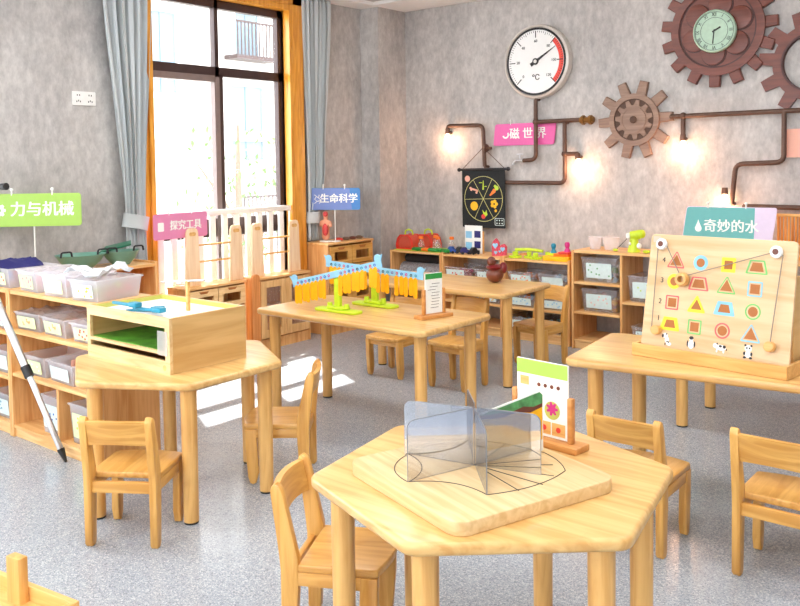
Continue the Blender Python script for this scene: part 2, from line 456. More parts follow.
# ------------------------------------------------------------------ outside
struct(MB().box(-30, -5.4, -10, 40, -3.3, -3.2).make('ground_outside', 'pave'))
ap = thing('apartment_building', 'pale overexposed apartment building across the street seen through the window', 'building', (-17, 8, -3.2))
MB().box(-4, 0, -6, 18, 0, 16).box(-.05, .14, -6, 18, 5.2, 5.45).box(-.05, .14, -6, 18, 8.5, 8.75).make('wall', 'facade', ap)
pr = None
for (y0, y1, z0, z1) in [(-.4, .9, 2.6, 4.7), (6.0, 7.1, 4.7, 6.6), (6.2, 7.0, 7.4, 8.8), (3.6, 4.4, 6.3, 8.2), (-.2, .8, 6.3, 8.2), (2.2, 3.2, 2.6, 4.7), (10, 11.2, 2.6, 4.7)]:
    wf = MB().ring([(y0-.12, z0-.12), (y1+.12, z0-.12), (y1+.12, z1+.12), (y0-.12, z1+.12)], [(y0, z0), (y1, z0), (y1, z1), (y0, z1)], -.02, .1, mat=Matrix(((0, 0, 1, 0), (1, 0, 0, 0), (0, 1, 0, 0), (0, 0, 0, 1)))).make('window_surround', 'white', ap)
    MB().box(0, .03, y0, y1, z0, z1).box(.03, .05, (y0+y1)/2-.03, (y0+y1)/2+.03, z0, z1).make('pane', 'fglass', wf)
for (y0, y1, z0) in [(5.9, 7.3, 7.35), (6.0, 7.6, 2.95)]:
    b = MB().box(0, .5, y0, y1, z0-.1, z0)
    b.box(.46, .5, y0, y1, z0+.8, z0+.85)
    for i in range(12):
        y = y0+.05+i*(y1-y0-.1)/11; b.box(.47, .49, y-.015, y+.015, z0, z0+.8)
    b.make('balcony', 'frame', ap)
MB().cyl((.12, 4.9, 0), (.12, 4.9, 14), .06).make('drainpipe', 'ceilgrey', ap)
tr = thing('street_tree', 'slender pale green tree growing outside behind the window', 'tree', (-10.5, 8.75, -3.2))
MB().tube([(0, 0, 0), (.08, .05, 2.4), (-.05, .1, 4.2), (.1, 0, 5.2)], [.1, .08, .05, .02]).tube([(.05, .06, 2.9), (.3, .6, 3.9)], [.04, .015]).tube([(0, .1, 3.6), (-.3, -.5, 4.6)], [.035, .012]).make('trunk', 'bark', tr)
lf = MB()
for i in range(230):
    a, e, r = random.uniform(0, 2*PI), random.uniform(-1, 1), random.uniform(.2, 1.05)
    p = Vector((r*math.cos(a)*.9, r*math.sin(a)*.9, 4.1+e*1.05))
    q = Euler((random.uniform(0, 6), random.uniform(0, 6), 0)).to_matrix().to_4x4()
    t_ = bmesh.new(); vs = [t_.verts.new(v) for v in ((-.07, 0, 0), (0, -.03, .012), (.07, 0, 0), (0, .03, .012))]; t_.faces.new(vs)
    lf.add(t_, Matrix.Translation(p) @ q)
lf.make('leaves', 'leaf', tr)

# ------------------------------------------------------------------ curtains
def curtain(name, label, y_l, y_r, ztie, tie, folds, xc, amp, seed, z0=.02):
    """y_l, y_r: functions of z giving the two side edges"""
    rnd = random.Random(seed)
    root = thing(name, label, 'curtain', (xc, (y_l(2.6)+y_r(2.6))/2, 0))
    cx, cy = root.location.x, root.location.y
    b = bmesh.new(); NU, NZ = folds*10, 46; rows = []
    ph = [rnd.uniform(-.5, .5) for _ in range(folds+1)]
    z1 = ZC
    for j in range(NZ+1):
        z = z0+(z1-z0)*j/NZ; a, c = y_l(z), y_r(z)
        squeeze = min(1, .45+abs(z-ztie)*1.0)
        row = []
        for i in range(NU+1):
            u = i/NU; k = u*folds
            x = (math.sin(2*PI*k+ph[int(min(k, folds))]*.9*math.sin(z*1.3+k)+.5*math.sin(k*1.7))*.8+.3*math.sin(4.6*PI*k+z*.8))*amp*squeeze
            y = a+(c-a)*u+math.sin(4*PI*k+z)*.004
            row.append(b.verts.new((x, y-cy, z)))
        rows.append(row)
    for r0, r1 in zip(rows, rows[1:]):
        for i in range(NU): b.faces.new((r0[i], r0[i+1], r1[i+1], r1[i]))
    mb = MB(); mb.add(b); o = mb.make('cloth', 'cloth', root, ang=80)
    sm = o.modifiers.new('thickness', 'SOLIDIFY'); sm.thickness = .004
    # tie band wrapped round the cloth
    a, c = y_l(ztie)-.015-cy, y_r(ztie)+.015-cy
    outer, inner = [], []
    for i in range(28):
        t = 2*PI*i/28; outer.append(((amp+.022)*math.cos(t), (a+c)/2+(c-a)/2*math.sin(t))); inner.append(((amp+.017)*math.cos(t), (a+c)/2+((c-a)/2-.005)*math.sin(t)))
    mb = MB(); mb.ring(outer, inner, -.045, .045, mat=Matrix.Translation((0, 0, ztie)) @ Matrix.Rotation(R(-tie), 4, 'X'))
    mb.make('tie_band', 'cloth', root, ang=60)
    return root
def lerp(z, pts):
    for (a, va), (b, vb) in zip(pts, pts[1:]):
        if z <= b:
            t = (z-a)/(b-a); t = t*t*(3-2*t) if t > 0 else 0; return va+(vb-va)*max(0, t)
    return pts[-1][1]
curtain('curtain', 'grey blue curtain tied back on the socket side of the window', lambda z: lerp(z, [(0, 3.13), (1.0, 3.125), (2.7, 2.99)]), lambda z: lerp(z, [(0, 3.33), (1.0, 3.28), (2.7, 3.37)]), 1.0, 12, 6, XL+.075, .034, 1)
curtain('curtain', 'grey blue curtain tied back between the window and the corner cabinet', lambda z: lerp(z, [(0, 4.74), (.9, 4.80), (1.0, 4.80), (2.7, 4.755)]), lambda z: lerp(z, [(0, 5.02), (.9, 4.90), (1.3, 5.0), (2.7, 5.10)]), .93, 0, 7, XL+.06, .028, 2, .745)

# ------------------------------------------------------------------ wall socket
so = thing('wall_socket', 'white double wall socket on the grey wall beside the curtain', 'socket', (XL, 2.9, 1.79))
MB().prism(rrect(.158, .088, .006), 0, .012, .002, mat=Matrix.Rotation(PI/2, 4, 'Z') @ FACE).make('plate', 'white', so)
b = MB()
for s in (-.04, .04):
    for a, c in ((-.008, .02), (.008, .02), (0, -.015), (-.012, -.02), (.012, -.02)):
        b.box(.012, .0135, s+a-.0025, s+a+.0025, c-.005, c+.005)
b.make('slots', 'ink', so)

# ------------------------------------------------------------------ wall pipes
PYW = 5.845
pipe_label = 'copper coloured water pipes zigzagging across the back wall'
def pipe(label, segs, extra=None):
    o = thing('wall_pipe', label, 'pipe', (segs[0][0][0], PYW, segs[0][0][1]), 0, 'copper pipes on the back wall')
    x0, z0 = segs[0][0]
    for s in segs:
        MB().tube([(x-x0, 0, z-z0) for x, z in s], .0165, 12, .05).make('pipe_run', 'bronze', o)
    for s in segs:
        for x, z in (s[0], s[-1]):
            MB().cyl((x-x0-.0, .0, z-z0), (x-x0, .055, z-z0), .012).make('wall_fitting', 'bronze', o)
    for (x, z) in (extra or []):
        MB().sph((x-x0, 0, z-z0), .026).make('pipe_joint', 'bronze', o)
    return o
pipe('copper pipe arching beside the pillar to the hanging black banner', [[(-4.238, 1.61), (-4.238, 1.668), (-3.88, 1.66), (-3.866, 1.32)]])
p = pipe('copper pipe dropping from the round gauge with a side run to the brown gear', [[(-3.384, 1.84), (-3.386, 1.37), (-3.50, 1.365)], [(-3.384, 1.665), (-2.98, 1.665)]], [(-3.384, 1.665)])
p = pipe('copper pipe bending below the magenta sign towards the black banner', [[(-3.132, 1.65), (-3.133, 1.186), (-3.68, 1.19)], [(-3.132, 1.41), (-3.02, 1.41), (-3.02, 1.385)]], [(-3.132, 1.41)])
p = pipe('long copper pipe running right from the brown gear above the teal sign', [[(-2.30, 1.657), (-1.0, 1.66)], [(-2.212, 1.655), (-2.212, 1.50)]], [(-2.212, 1.657)])
p = pipe('copper pipe stepping down beside the pink corner sign to the teal sign', [[(-1.548, 1.655), (-1.548, 1.328), (-1.853, 1.318), (-1.878, 1.05)]], [])
p = pipe('straight copper pipe running right at the height of the teal sign', [[(-1.80, 1.035), (-.9, 1.03)]], [])
# valve wheel, tap, fitting
v = thing('valve_wheel', 'round dark valve wheel behind the banner string beside the magenta sign', 'valve', (-3.84, 5.83, 1.47))
MB().lathe([(.0, -.01), (.03, -.01), (.036, 0), (.03, .01), (0, .01)], mat=Matrix.Rotation(PI/2, 4, 'Y')).cyl((-.03, 0, 0), (.05, 0, 0), .012).make('wheel', 'bronze', v)
MB().cyl((0, -.0, 0), (0, .07, 0), .012).make('stem', 'brass', v)
v = thing('wall_tap', 'small metal tap at the end of the pipe below the magenta sign', 'tap', (-3.51, 5.845, 1.365))
MB().tube([(.02, 0, 0), (-.06, 0, 0), (-.085, 0, -.03)], .011, 10, .02).make('spout', 'steel', v)
MB().cyl((-.02, 0, 0), (-.02, 0, .045), .007).box(-.05, .01, -.006, .006, .045, .056, .003).make('handle', 'steel', v)
v = thing('pipe_coupling', 'brass pipe coupling between the pipe and the brown gear', 'fitting', (-2.94, 5.845, 1.662))
MB().cyl((-.06, 0, 0), (.05, 0, 0), .024, seg=8).cyl((-.045, 0, 0), (-.025, 0, 0), .036, seg=8).cyl((.015, 0, 0), (.035, 0, 0), .036, seg=8).make('coupling_nut', 'brass', v)

def bulb(label, x, z, tilt=0):
    o = thing('wall_bulb', label, 'lamp', (x, PYW-.0, z), 0, 'bare bulbs on the pipes')
    o.rotation_euler = (0, tilt, 0)
    MB().cyl((0, 0, .045), (0, 0, .0), .019, .022, 16).make('socket', 'bronze', o)
    MB().lathe([(0, -.075), (.018, -.07), (.028, -.05), (.028, -.035), (.016, -.008), (.012, 0)]).make('glass_bulb', 'bulb', o)
    l = bpy.data.lights.new('bulb_light', 'POINT'); l.energy = 2.6; l.color = (1, .52, .30); l.shadow_soft_size = .03
    lo = bpy.data.objects.new('bulb_light', l); C.objects.link(lo); lo.location = (x+math.sin(-tilt)*.05, PYW-.05, z-.075)
bulb('glowing bulb hanging beside the pillar above the shelf of red carriers', -4.238, 1.60)
bulb('glowing bulb on the short branch between the banner and the brown gear', -3.02, 1.37, R(-12))
bulb('glowing bulb hanging under the long pipe right of the brown gear', -2.212, 1.485)
bulb('glowing bulb just above the teal sign', -1.925, 1.115)

# ------------------------------------------------------------------ gauge
g = thing('round_gauge', 'large white round temperature gauge with a red arc and black needle on the back wall', 'gauge', (-3.375, 5.9, 2.135))
MB().lathe([(0, 0), (.285, 0), (.29, .03), (.285, .065), (.268, .075), (.262, .062), (0, .062)], mat=FACE, seg=56).make('rim', 'gaugerim', g)
MB().ring(circ(.262, 56), circ(.246, 56), .0625, .067, mat=FACE).make('black_ring', 'ink', g)
MB().prism(circ(.247, 56), .06, .064, mat=FACE).make('dial', 'gaugeface', g)
def arc(r0, r1, a0, a1, n=24):
    return [(r1*math.cos(R(a0+(a1-a0)*i/n)), r1*math.sin(R(a0+(a1-a0)*i/n))) for i in range(n+1)] + [(r0*math.cos(R(a1-(a1-a0)*i/n)), r0*math.sin(R(a1-(a1-a0)*i/n))) for i in range(n+1)]
MB().prism(arc(.205, .242, 46, -46), .064, .0655, mat=FACE).make('red_arc', 'redarc', g)
b = MB()
for i in range(61):
    a = R(225-i*4.5); big = i % 10 == 0; mid = i % 5 == 0
    r0 = .185 if big else (.215 if mid else .224)
    wd = .0035 if big else .0015
    b.box(r0, .238, -wd, wd, .0645, .066, mat=FACE @ Matrix.Rotation(a, 4, 'Z'))
b.make('tick_marks', 'ink', g)
for i, s in enumerate(('0', '20', '40', '60', '80', '100', '120')):
    a = R(225-i*45); rr = .158
    text(s, .03, 'ink', g, (rr*math.cos(a), -.0655, rr*math.sin(a)), name='numeral')
text('℃', .06, 'ink', g, (0, -.0655, -.125), name='unit_mark', bold=.001)
MB().prism([(-.05, -.014), (-.05, .014), (0, .011), (.205, .001), (.205, -.001), (0, -.011)], .068, .072, mat=FACE @ Matrix.Rotation(R(31), 4, 'Z')).prism(circ(.026, 20), .068, .074, mat=FACE).make('needle', 'ink', g)
MB().prism(circ(.014, 20), .074, .077, mat=FACE).make('needle_cap', 'gaugerim', g)

# ------------------------------------------------------------------ gears
def gearpoly(n, rt, rb, tw0, tw1, ph=0):
    P = []
    for k in range(n):
        a = ph+2*PI*k/n
        hb = tw0/2/rb; ht = tw1/2/rt
        P += [(rb*math.cos(a-hb), rb*math.sin(a-hb)), (rt*math.cos(a-ht), rt*math.sin(a-ht)), (rt*math.cos(a+ht), rt*math.sin(a+ht)), (rb*math.cos(a+hb), rb*math.sin(a+hb))]
        st = 2*PI/n-2*hb
        for j in (1, 2): P.append((rb*math.cos(a+hb+st*j/3), rb*math.sin(a+hb+st*j/3)))
    return P
g = thing('wall_gear', 'light brown wooden gear with ten teeth beside the brass coupling', 'gear', (-2.58, YB, 1.648), 0, 'wooden gears on the back wall')
MB().prism(gearpoly(10, .285, .185, .075, .062, R(3)), .0, .035, .004, mat=FACE, seg=1).make('gear_body', 'gearbrown', g)
MB().ring(circ(.19, 40), circ(.152, 40), .035, .05, mat=FACE).make('raised_ring', 'gearbrown', g)
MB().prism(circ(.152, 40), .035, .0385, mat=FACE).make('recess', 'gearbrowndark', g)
MB().prism(gearpoly(11, .145, .108, .045, .028, R(12)), .036, .046, .002, mat=FACE, seg=1).make('inner_gear', 'gearbrown', g)
MB().ring(circ(.095, 36), circ(.086, 36), .045, .052, mat=FACE).prism(circ(.086, 36), .046, .049, mat=FACE).make('hub_disc', 'gearbrown', g)
MB().prism(circ(.026, 24), .049, .06, .004, mat=FACE).make('hub_pin', 'gearbrowndark', g)
g = thing('wall_gear', 'large reddish brown gear with sixteen teeth carrying a green clock', 'gear', (-1.985, YB, 2.235), 0, 'wooden gears on the back wall')
MB().prism(gearpoly(15, .392, .30, .078, .07, R(3)), .0, .04, .004, mat=FACE, seg=1).make('gear_body', 'gearred', g)
MB().ring(circ(.315, 56), circ(.262, 56), .04, .052, mat=FACE).make('raised_ring', 'gearred', g)
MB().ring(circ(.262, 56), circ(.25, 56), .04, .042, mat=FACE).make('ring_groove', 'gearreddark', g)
for k in range(6):
    a = R(60*k+22); cx, cz = .165*math.cos(a), .165*math.sin(a)
    d = MB().prism(circ(.078, 28, cx, cz), .04, .05, .003, mat=FACE).make('round_boss', 'gearred', g)
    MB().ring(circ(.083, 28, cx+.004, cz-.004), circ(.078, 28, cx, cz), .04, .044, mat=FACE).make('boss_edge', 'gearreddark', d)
ck = thing('wall_clock', 'round pale green clock with roman numerals in the middle of the large red gear', 'clock', (-1.99, YB-.052, 2.218))
MB().lathe([(0, 0), (.142, 0), (.146, .02), (.142, .035), (.133, .04), (.131, .03), (0, .03)], mat=FACE, seg=48).make('clock_case', 'clockface', ck)
MB().ring(circ(.092, 40), circ(.09, 40), .03, .0315, mat=FACE).ring(circ(.129, 40), circ(.127, 40), .03, .0315, mat=FACE).make('minute_ring', 'ink', ck)
for i, s in enumerate(('XII', 'I', 'II', 'III', 'IIII', 'V', 'VI', 'VII', 'VIII', 'IX', 'X', 'XI')):
    a = R(90-30*i); text(s, .034, 'ink', ck, (.111*math.cos(a), -.0315, .111*math.sin(a)), rot=(PI/2, -(a-PI/2), 0), name='numeral', sx=.8)
MB().box(-.012, .085, -.003, .003, .032, .035, mat=FACE @ Matrix.Rotation(R(264), 4, 'Z')).make('minute_hand', 'ink', ck)
MB().box(-.012, .05, -.005, .005, .035, .038, mat=FACE @ Matrix.Rotation(R(28), 4, 'Z')).make('hour_hand', 'ink', ck)
g = thing('wall_gear', 'reddish brown ring shaped gear cut by the edge of the photo', 'gear', (-1.385, YB, 1.963), 0, 'wooden gears on the back wall')
P = gearpoly(11, .335, .245, .085, .072, R(8.1)); n = len(P)
Q = [(.185*math.cos(math.atan2(y, x)), .185*math.sin(math.atan2(y, x))) for x, y in P]
MB().ring(P, Q, 0, .03, mat=FACE).make('gear_body', 'gearred', g)
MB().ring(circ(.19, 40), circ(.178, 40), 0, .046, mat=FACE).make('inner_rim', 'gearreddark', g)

# ------------------------------------------------------------------ signs
def sign(label, w, h, loc, rz, face, edge, body, tx, tsz, icon, pole=None, slant=.0, split=1.0, group='hanging name signs of the play areas'):
    o = thing('area_sign', label, 'sign', loc, rz, group)
    P = rrect(w, h, .018)
    P = [(x+slant*y, y) for x, y in P]
    MB().prism(P, -.002, .002, mat=FACE).make('back_panel', edge, o)
    x1 = -w/2+.004+(w-.008)*split
    P2 = [(min(x, x1+ (0 if split == 1 else -.02-y*.12)), y) for x, y in rrect(w-.008, h-.008, .016)]
    P2 = [(x+slant*y, y) for x, y in P2]
    MB().prism(P2, .002, .0035, mat=FACE).make('face_panel', face, o)
    text(body, tsz, 'stext', o, (tx, -.0042, 0), bold=.0021)
    if icon: 
        ic = icon(); ic.parent = o
    b = MB()
    for x in (-w*.22, w*.2):
        b.cyl((x, 0, h/2-.01), (x, 0, h/2+.018), .005, seg=10).sph((x, 0, h/2+.024), .01, seg=10)
    b.make('hanging_clip', 'paper', o)
    if pole:
        px, ln = pole
        MB().cyl((px, .006, -h/2-ln), (px, .006, -h/2+.02), .0045, seg=10).cyl((px, .006, -h/2-ln), (px, .006, -h/2-ln+.008), .045, seg=24).make('pole', 'paper', o)
    return o
def icon_gear(x, s=.035):
    def f():
        b = MB(); P = gearpoly(8, s, s*.76, s*.5, s*.36); Q = [(s*.36*math.cos(math.atan2(y, x_)), s*.36*math.sin(math.atan2(y, x_))) for x_, y in P]
        b.ring(P, Q, .0036, .0045, mat=Matrix.Translation((x, 0, 0)) @ FACE); return b.make('gear_icon', 'stext')
    return f
def icon_robot(x):
    def f():
        b = MB(); b.prism(rrect(.05, .06, .008, cx=x), .0036, .0045, mat=FACE); return b.make('box_icon', 'stext')
    return f
def icon_magnet(x):
    def f():
        b = MB(); P = arc(.018, .032, 200, 395, 20); b.prism([(x+a, c) for a, c in P], .0036, .0045, mat=FACE); return b.make('magnet_icon', 'stext')
    return f
def icon_drop(x):
    def f():
        P = [(x+.022*math.cos(R(a)), -.015+.022*math.sin(R(a))) for a in range(150, 391, 12)]+[(x+.006, .025), (x, .045), (x-.006, .025)]
        return MB().prism(P, .0036, .0045, mat=FACE).make('water_drop_icon', 'stext')
    return f
def icon_sprout(x):
    def f():
        b = MB()
        b.tube([(x-.03, -.004, .035), (x-.012, -.004, .02), (x-.03, -.004, .0), (x-.01, -.004, -.018), (x-.03, -.004, -.035)], .003, 6)
        b.tube([(x+.01, -.004, .035), (x+.004, -.004, .01), (x+.026, -.004, -.012), (x+.01, -.004, -.035)], .003, 6)
        b.tube([(x-.012, -.004, .02), (x+.004, -.004, .01)], .003, 6).tube([(x-.01, -.004, -.018), (x+.026, -.004, -.012)], .003, 6)
        return b.make('helix_icon', 'stext')
    return f
GS = sign('green area sign with white lettering on the shelf of green pans', .54, .19, (-4.735, 2.45, 1.115), R(44), 'sgreen', 'sgreen', '力与机械', .05, .09, icon_gear(-.195, .042), (0.0, .26))
sign('pink area sign standing before the window railing', .47, .17, (-4.775, 3.50, .955), R(95), 'spink', 'spink', '探究工具', .04, .07, icon_robot(-.175), (0.0, .315))
sign('blue area sign above the red anatomy figure', .42, .175, (-4.70, 4.93, 1.078), R(30), 'sblue', 'sblue2', '生命科学', .035, .078, icon_sprout(-.135), (0, .255), 0, .87)
sign('magenta area sign fixed behind the pipes under the round gauge', .56, .175, (-3.515, 5.885, 1.575), 0, 'smag', 'smag', '磁 世 界', .035, .095, icon_magnet(-.17), None, .12)
sign('teal area sign with a water drop showing above the shape board', .575, .26, (-1.825, 5.60, .912), 0, 'steal', 'slilac', '奇妙的水', .02, .088, icon_drop(-.19), (0, .06), .15, .83)
ps = thing('area_sign', 'pale pink sign with a small white emblem at the edge of the photo', 'sign', (-1.27, 5.885, 1.45))
MB().prism(rrect(.56, .185, .014), 0, .006, mat=FACE).make('back_panel', 'salmon', ps)
MB().prism(rrect(.46, .18, .006, cx=.04), .006, .008, mat=FACE).make('face_panel', 'spink', ps)
MB().prism([(-.15, -.03), (-.09, -.03), (-.09, .02), (-.105, .035), (-.12, .045), (-.135, .035), (-.15, .02)], .008, .009, mat=FACE).make('emblem', 'stext', ps)

# ------------------------------------------------------------------ banner with the spinner circle
bn = thing('hanging_banner', 'black felt banner with a yellow spinner circle of food pictures hanging on the back wall', 'banner', (-3.865, 5.82, 1.055))
MB().prism(rrect(.42, .475, .012), -.0015, .0015, mat=FACE).make('felt', 'banner', bn)
MB().cyl((-.235, 0, .24), (.235, 0, .245), .011).sph((-.24, 0, .24), .017).sph((.24, 0, .245), .017).make('rod', 'ink', bn)
MB().tube([(-.2, 0, .25), (-.0, 0, .42)], .003, 6).tube([(.2, 0, .255), (.0, 0, .42)], .003, 6).make('string', 'bronze', bn)
b = MB().ring(circ(.187, 48), circ(.183, 48), .0015, .003, mat=FACE)
for k in range(3):
    b.box(-.183, .183, -.0016, .0016, .0015, .003, mat=FACE @ Matrix.Rotation(R(60*k+2), 4, 'Z'))
b.make('spinner_circle', plain('PaleYellowLine', (214, 208, 130), .6), bn)
b = MB()
for dx in (-.014, -.004, .006): b.box(dx+.0, dx+.004, .075, .15, .002, .0035, mat=FACE @ Matrix.Rotation(dx*6, 4, 'Z'))
b.box(-.04, -.01, .13, .136, .002, .0035, mat=FACE).box(.012, .035, .1, .106, .002, .0035, mat=FACE)
b.make('bamboo_picture', 'lime', bn)
b = MB().prism([(.06, .03), (.1, .085), (.125, .075), (.118, .055), (.07, .025)], .002, .0035, mat=FACE); b.make('carrot_picture', 'orange', bn)
MB().prism(circ(.02, 8, .13, .09), .002, .0035, mat=FACE).prism(circ(.012, 8, .115, .105), .002, .0035, mat=FACE).make('carrot_leaf_picture', 'lime', bn)
MB().box(-.13, -.07, .045, .06, .002, .0035, mat=FACE @ Matrix.Rotation(R(-14), 4, 'Z')).prism(circ(.011, 10, -.125, .088), .002, .0035, mat=FACE).prism(circ(.011, 10, -.118, .075), .002, .0035, mat=FACE).prism(circ(.011, 10, -.06, .065), .002, .0035, mat=FACE).prism(circ(.011, 10, -.066, .052), .002, .0035, mat=FACE).make('bone_picture', 'salmon', bn)
MB().prism(circ(.037, 20, -.09, -.06), .002, .0035, mat=FACE).make('lemon_picture', 'yellow', bn)
b = MB()
for k in range(5): b.prism(circ(.015, 10, .105+.022*math.cos(R(72*k)), -.04+.022*math.sin(R(72*k))), .002, .0035, mat=FACE)
b.prism(circ(.012, 10, .12, -.095), .002, .0035, mat=FACE).make('flower_picture', 'yellow', bn)
MB().prism(circ(.02, 12, -.0, -.145), .002, .0035, mat=FACE).make('berry_picture', 'red', bn)
MB().prism([(-.0, -.125), (-.01, -.09), (.015, -.115), (.03, -.09), (.04, -.13), (.02, -.145)], .002, .0035, mat=FACE).make('berry_leaf_picture', 'lime', bn)
MB().prism(circ(.026, 14, -.155, .165), .002, .0035, mat=FACE).make('round_emblem', 'salmon', bn)
b = MB().ring(rrect(.09, .06, .008, cx=.155, cy=-.185), rrect(.082, .052, .006, cx=.155, cy=-.185), .0015, .003, mat=FACE)
for i in range(3):
    for j in range(2): b.prism(circ(.006, 8, .13+.025*i, -.197+.024*j), .0015, .003, mat=FACE)
b.make('dice_picture', M['label'], bn)

# ------------------------------------------------------------------ tables
def hex_pts(Rr, rot): return [(Rr*math.cos(R(rot+60*k)), Rr*math.sin(R(rot+60*k))) for k in range(6)]
def table_leg(parent, x, y, ztop, r=.031):
    o = MB().cyl((0, 0, .008), (0, 0, ztop), r*.92, r, 24).make('leg', 'tleg', parent, ang=50); o.location = (x, y, 0)
    p = MB().cyl((0, 0, 0), (0, 0, .008), r*.86, r*.9, 24).make('foot_pad', 'black', o)
def hex_table(label, cx, cy, rot, Rt, Rl, zt):
    o = thing('hexagonal_table', label, 'table', (cx, cy, 0), 0, 'hexagonal classroom tables')
    MB().prism(roundpoly(hex_pts(Rt, rot), .05, 6), zt-.03, zt, .011, seg=4).make('tabletop', 'table', o)
    for x, y in hex_pts(Rl, rot): table_leg(o, x, y, zt-.03)
    return o
ZL, ZF, ZM, ZFAR, ZR = .55, .55, .578, .575, .578
hex_table('hexagonal wooden table under the pale wooden box near the storage shelf', -2.957, 2.13, 30, .46, .38, ZL)
hex_table('nearest hexagonal wooden table under the square mirror board', -1.192, 1.825, 40.7, .478, .39, ZF)
def rect_table(label, cx, cy, rz, L, W, legs, zt, group='rectangular classroom tables'):
    o = thing('rectangular_table', label, 'table', (cx, cy, 0), rz, group)
    MB().prism(rrect(L, W, .045, 6), zt-.03, zt, .011, seg=4).make('tabletop', 'table', o)
    for x, y in legs: table_leg(o, x, y, zt-.03)
    return o
rect_table('rectangular wooden table under the two number balances', -2.94, 3.34, 0, 1.16, .6, [(-.50, -.22), (-.49, .17), (.49, -.2), (.5, .2)], ZM)
rect_table('rectangular wooden table in front of the back shelves with a brown bird figure', -3.23, 4.5, 0, 1.14, .6, [(-.46, -.19), (-.46, .2), (.53, -.19), (.515, .22)], ZFAR)
rect_table('rectangular wooden table under the shape board', -1.04, 3.325, R(7), 1.2, .6, [(-.50, -.2), (-.45, .22), (.5, -.22), (.5, .22)], ZR)
rect_table('rectangular wooden table half hidden behind the shape board', -1.08, 4.4, 0, 1.14, .6, [(-.51, -.21), (-.51, .2), (.5, -.21), (.5, .2)], ZFAR)

# ------------------------------------------------------------------ chairs
def side_profile():
    # (y, z) outline of a back post: tapered foot, wide at the seat, leaning back above it
    return [(-.150, .012), (-.140, 0), (-.120, 0), (-.110, .012), (-.098, .20), (-.098, .27), (-.140, .455), (-.150, .472), (-.162, .478), (-.172, .470), (-.176, .455), (-.156, .30), (-.150, .24), (-.150, .15)]
def make_chair():
    o = thing('small_chair', 'x', 'chair')
    T = Matrix(((0, 0, 1, 0), (1, 0, 0, 0), (0, 1, 0, 0), (0, 0, 0, 1)))   # local (y,z) profile extruded along x
    for s in (-1, 1):
        x = s*.121
        MB().prism(side_profile(), x-.014, x+.014, .005, mat=T, seg=2).make('back_post', 'chairz', o)
    for s in (-1, 1):
        x = s*.121
        MB().prism([(.075, .235), (.066, .05), (.078, .006), (.092, 0), (.104, .006), (.112, .03), (.122, .14), (.124, .235)], x-.014, x+.014, .005, mat=T, seg=2).make('front_leg', 'chairz', o)
    # seat board, curved front edge
    P = [(-.133, -.10), (.133, -.10), (.135, .112)]
    for i in range(9):
        t = i/8; P.append((.128-.256*t, .125+.022*math.sin(PI*t)))
    P.append((-.135, .112))
    MB().prism(P, .235, .258, .006, seg=3).make('seat', 'chairy', o)
    MB().box(-.107, .107, -.140, -.122, .195, .235, .002).make('apron', 'chair', o)
    MB().box(-.107, .107, .09, .108, .200, .235, .002).make('apron', 'chair', o)
    for s in (-1, 1):
        MB().box(s*.121-.012, s*.121+.012, -.115, .08, .198, .236, .002).make('side_rail', 'chairy', o)
    # curved back rail
    n = 12; pts = []
    t = bmesh.new(); rows = []
    for i in range(n+1):
        u = i/n*2-1; x = u*.109
        c = (1-u*u)
        top = .462+.004*c; bot = .372+.008*c
        row = []
        for z in (bot, top):
            lean = -.030-(z-.27)*.215 if z > .27 else -.03
            yc = -.095+lean-.014*c
            row.append((x, yc-.009, z)); row.append((x, yc+.009, z))
        rows.append([t.verts.new(v) for v in (row[0], row[1], row[3], row[2])])
    for a, b_ in zip(rows, rows[1:]):
        for k in range(4): t.faces.new((a[k], a[(k+1) % 4], b_[(k+1) % 4], b_[k]))
    t.faces.new(rows[0]); t.faces.new(rows[-1][::-1]); bmesh.ops.recalc_face_normals(t, faces=t.faces)
    MB().add(t).make('back_rail', 'chair', o)
    return o
c0 = make_chair()
def place(label, x, y, deg, s=1.0, first=[True]):
    if first[0]:
        first[0] = False; o = c0; o.location = (x, y, 0); o.rotation_euler = (0, 0, R(deg)); o['label'] = label; o['group'] = 'small wooden classroom chairs'
        o.scale = (s, s, s) if not isinstance(s, tuple) else s
    else: o = dup(c0, (x, y, 0), R(deg), label, 'small wooden classroom chairs', s)
    return o
place('small wooden chair seen from behind at the table with the pale wooden box', -2.728, 1.775, 33)
place('small wooden chair seen from the side between the box table and the number balance table', -2.745, 2.50, 128)
place('small wooden chair pulled up beside the nearest hexagonal table, left of the mirror board', -1.64, 1.74, -62)
place('small wooden chair between the nearest hexagonal table and the shape board table', -1.235, 2.87, 1)
place('small wooden chair in front of the shape board cut by the photo edge', -.75, 2.91, 0, (1, 1, 1.03))
place('small wooden chair between the number balance table and the bird figure table', -2.955, 4.14, 180, (.98, .98, 1.12))
place('small wooden chair at the back shelves, right end of the bird figure table', -2.84, 4.93, 172, (.96, .96, 1.1))
place('small wooden chair under the far edge of the number balance table', -3.455, 4.15, 182, (1, 1, 1.02))

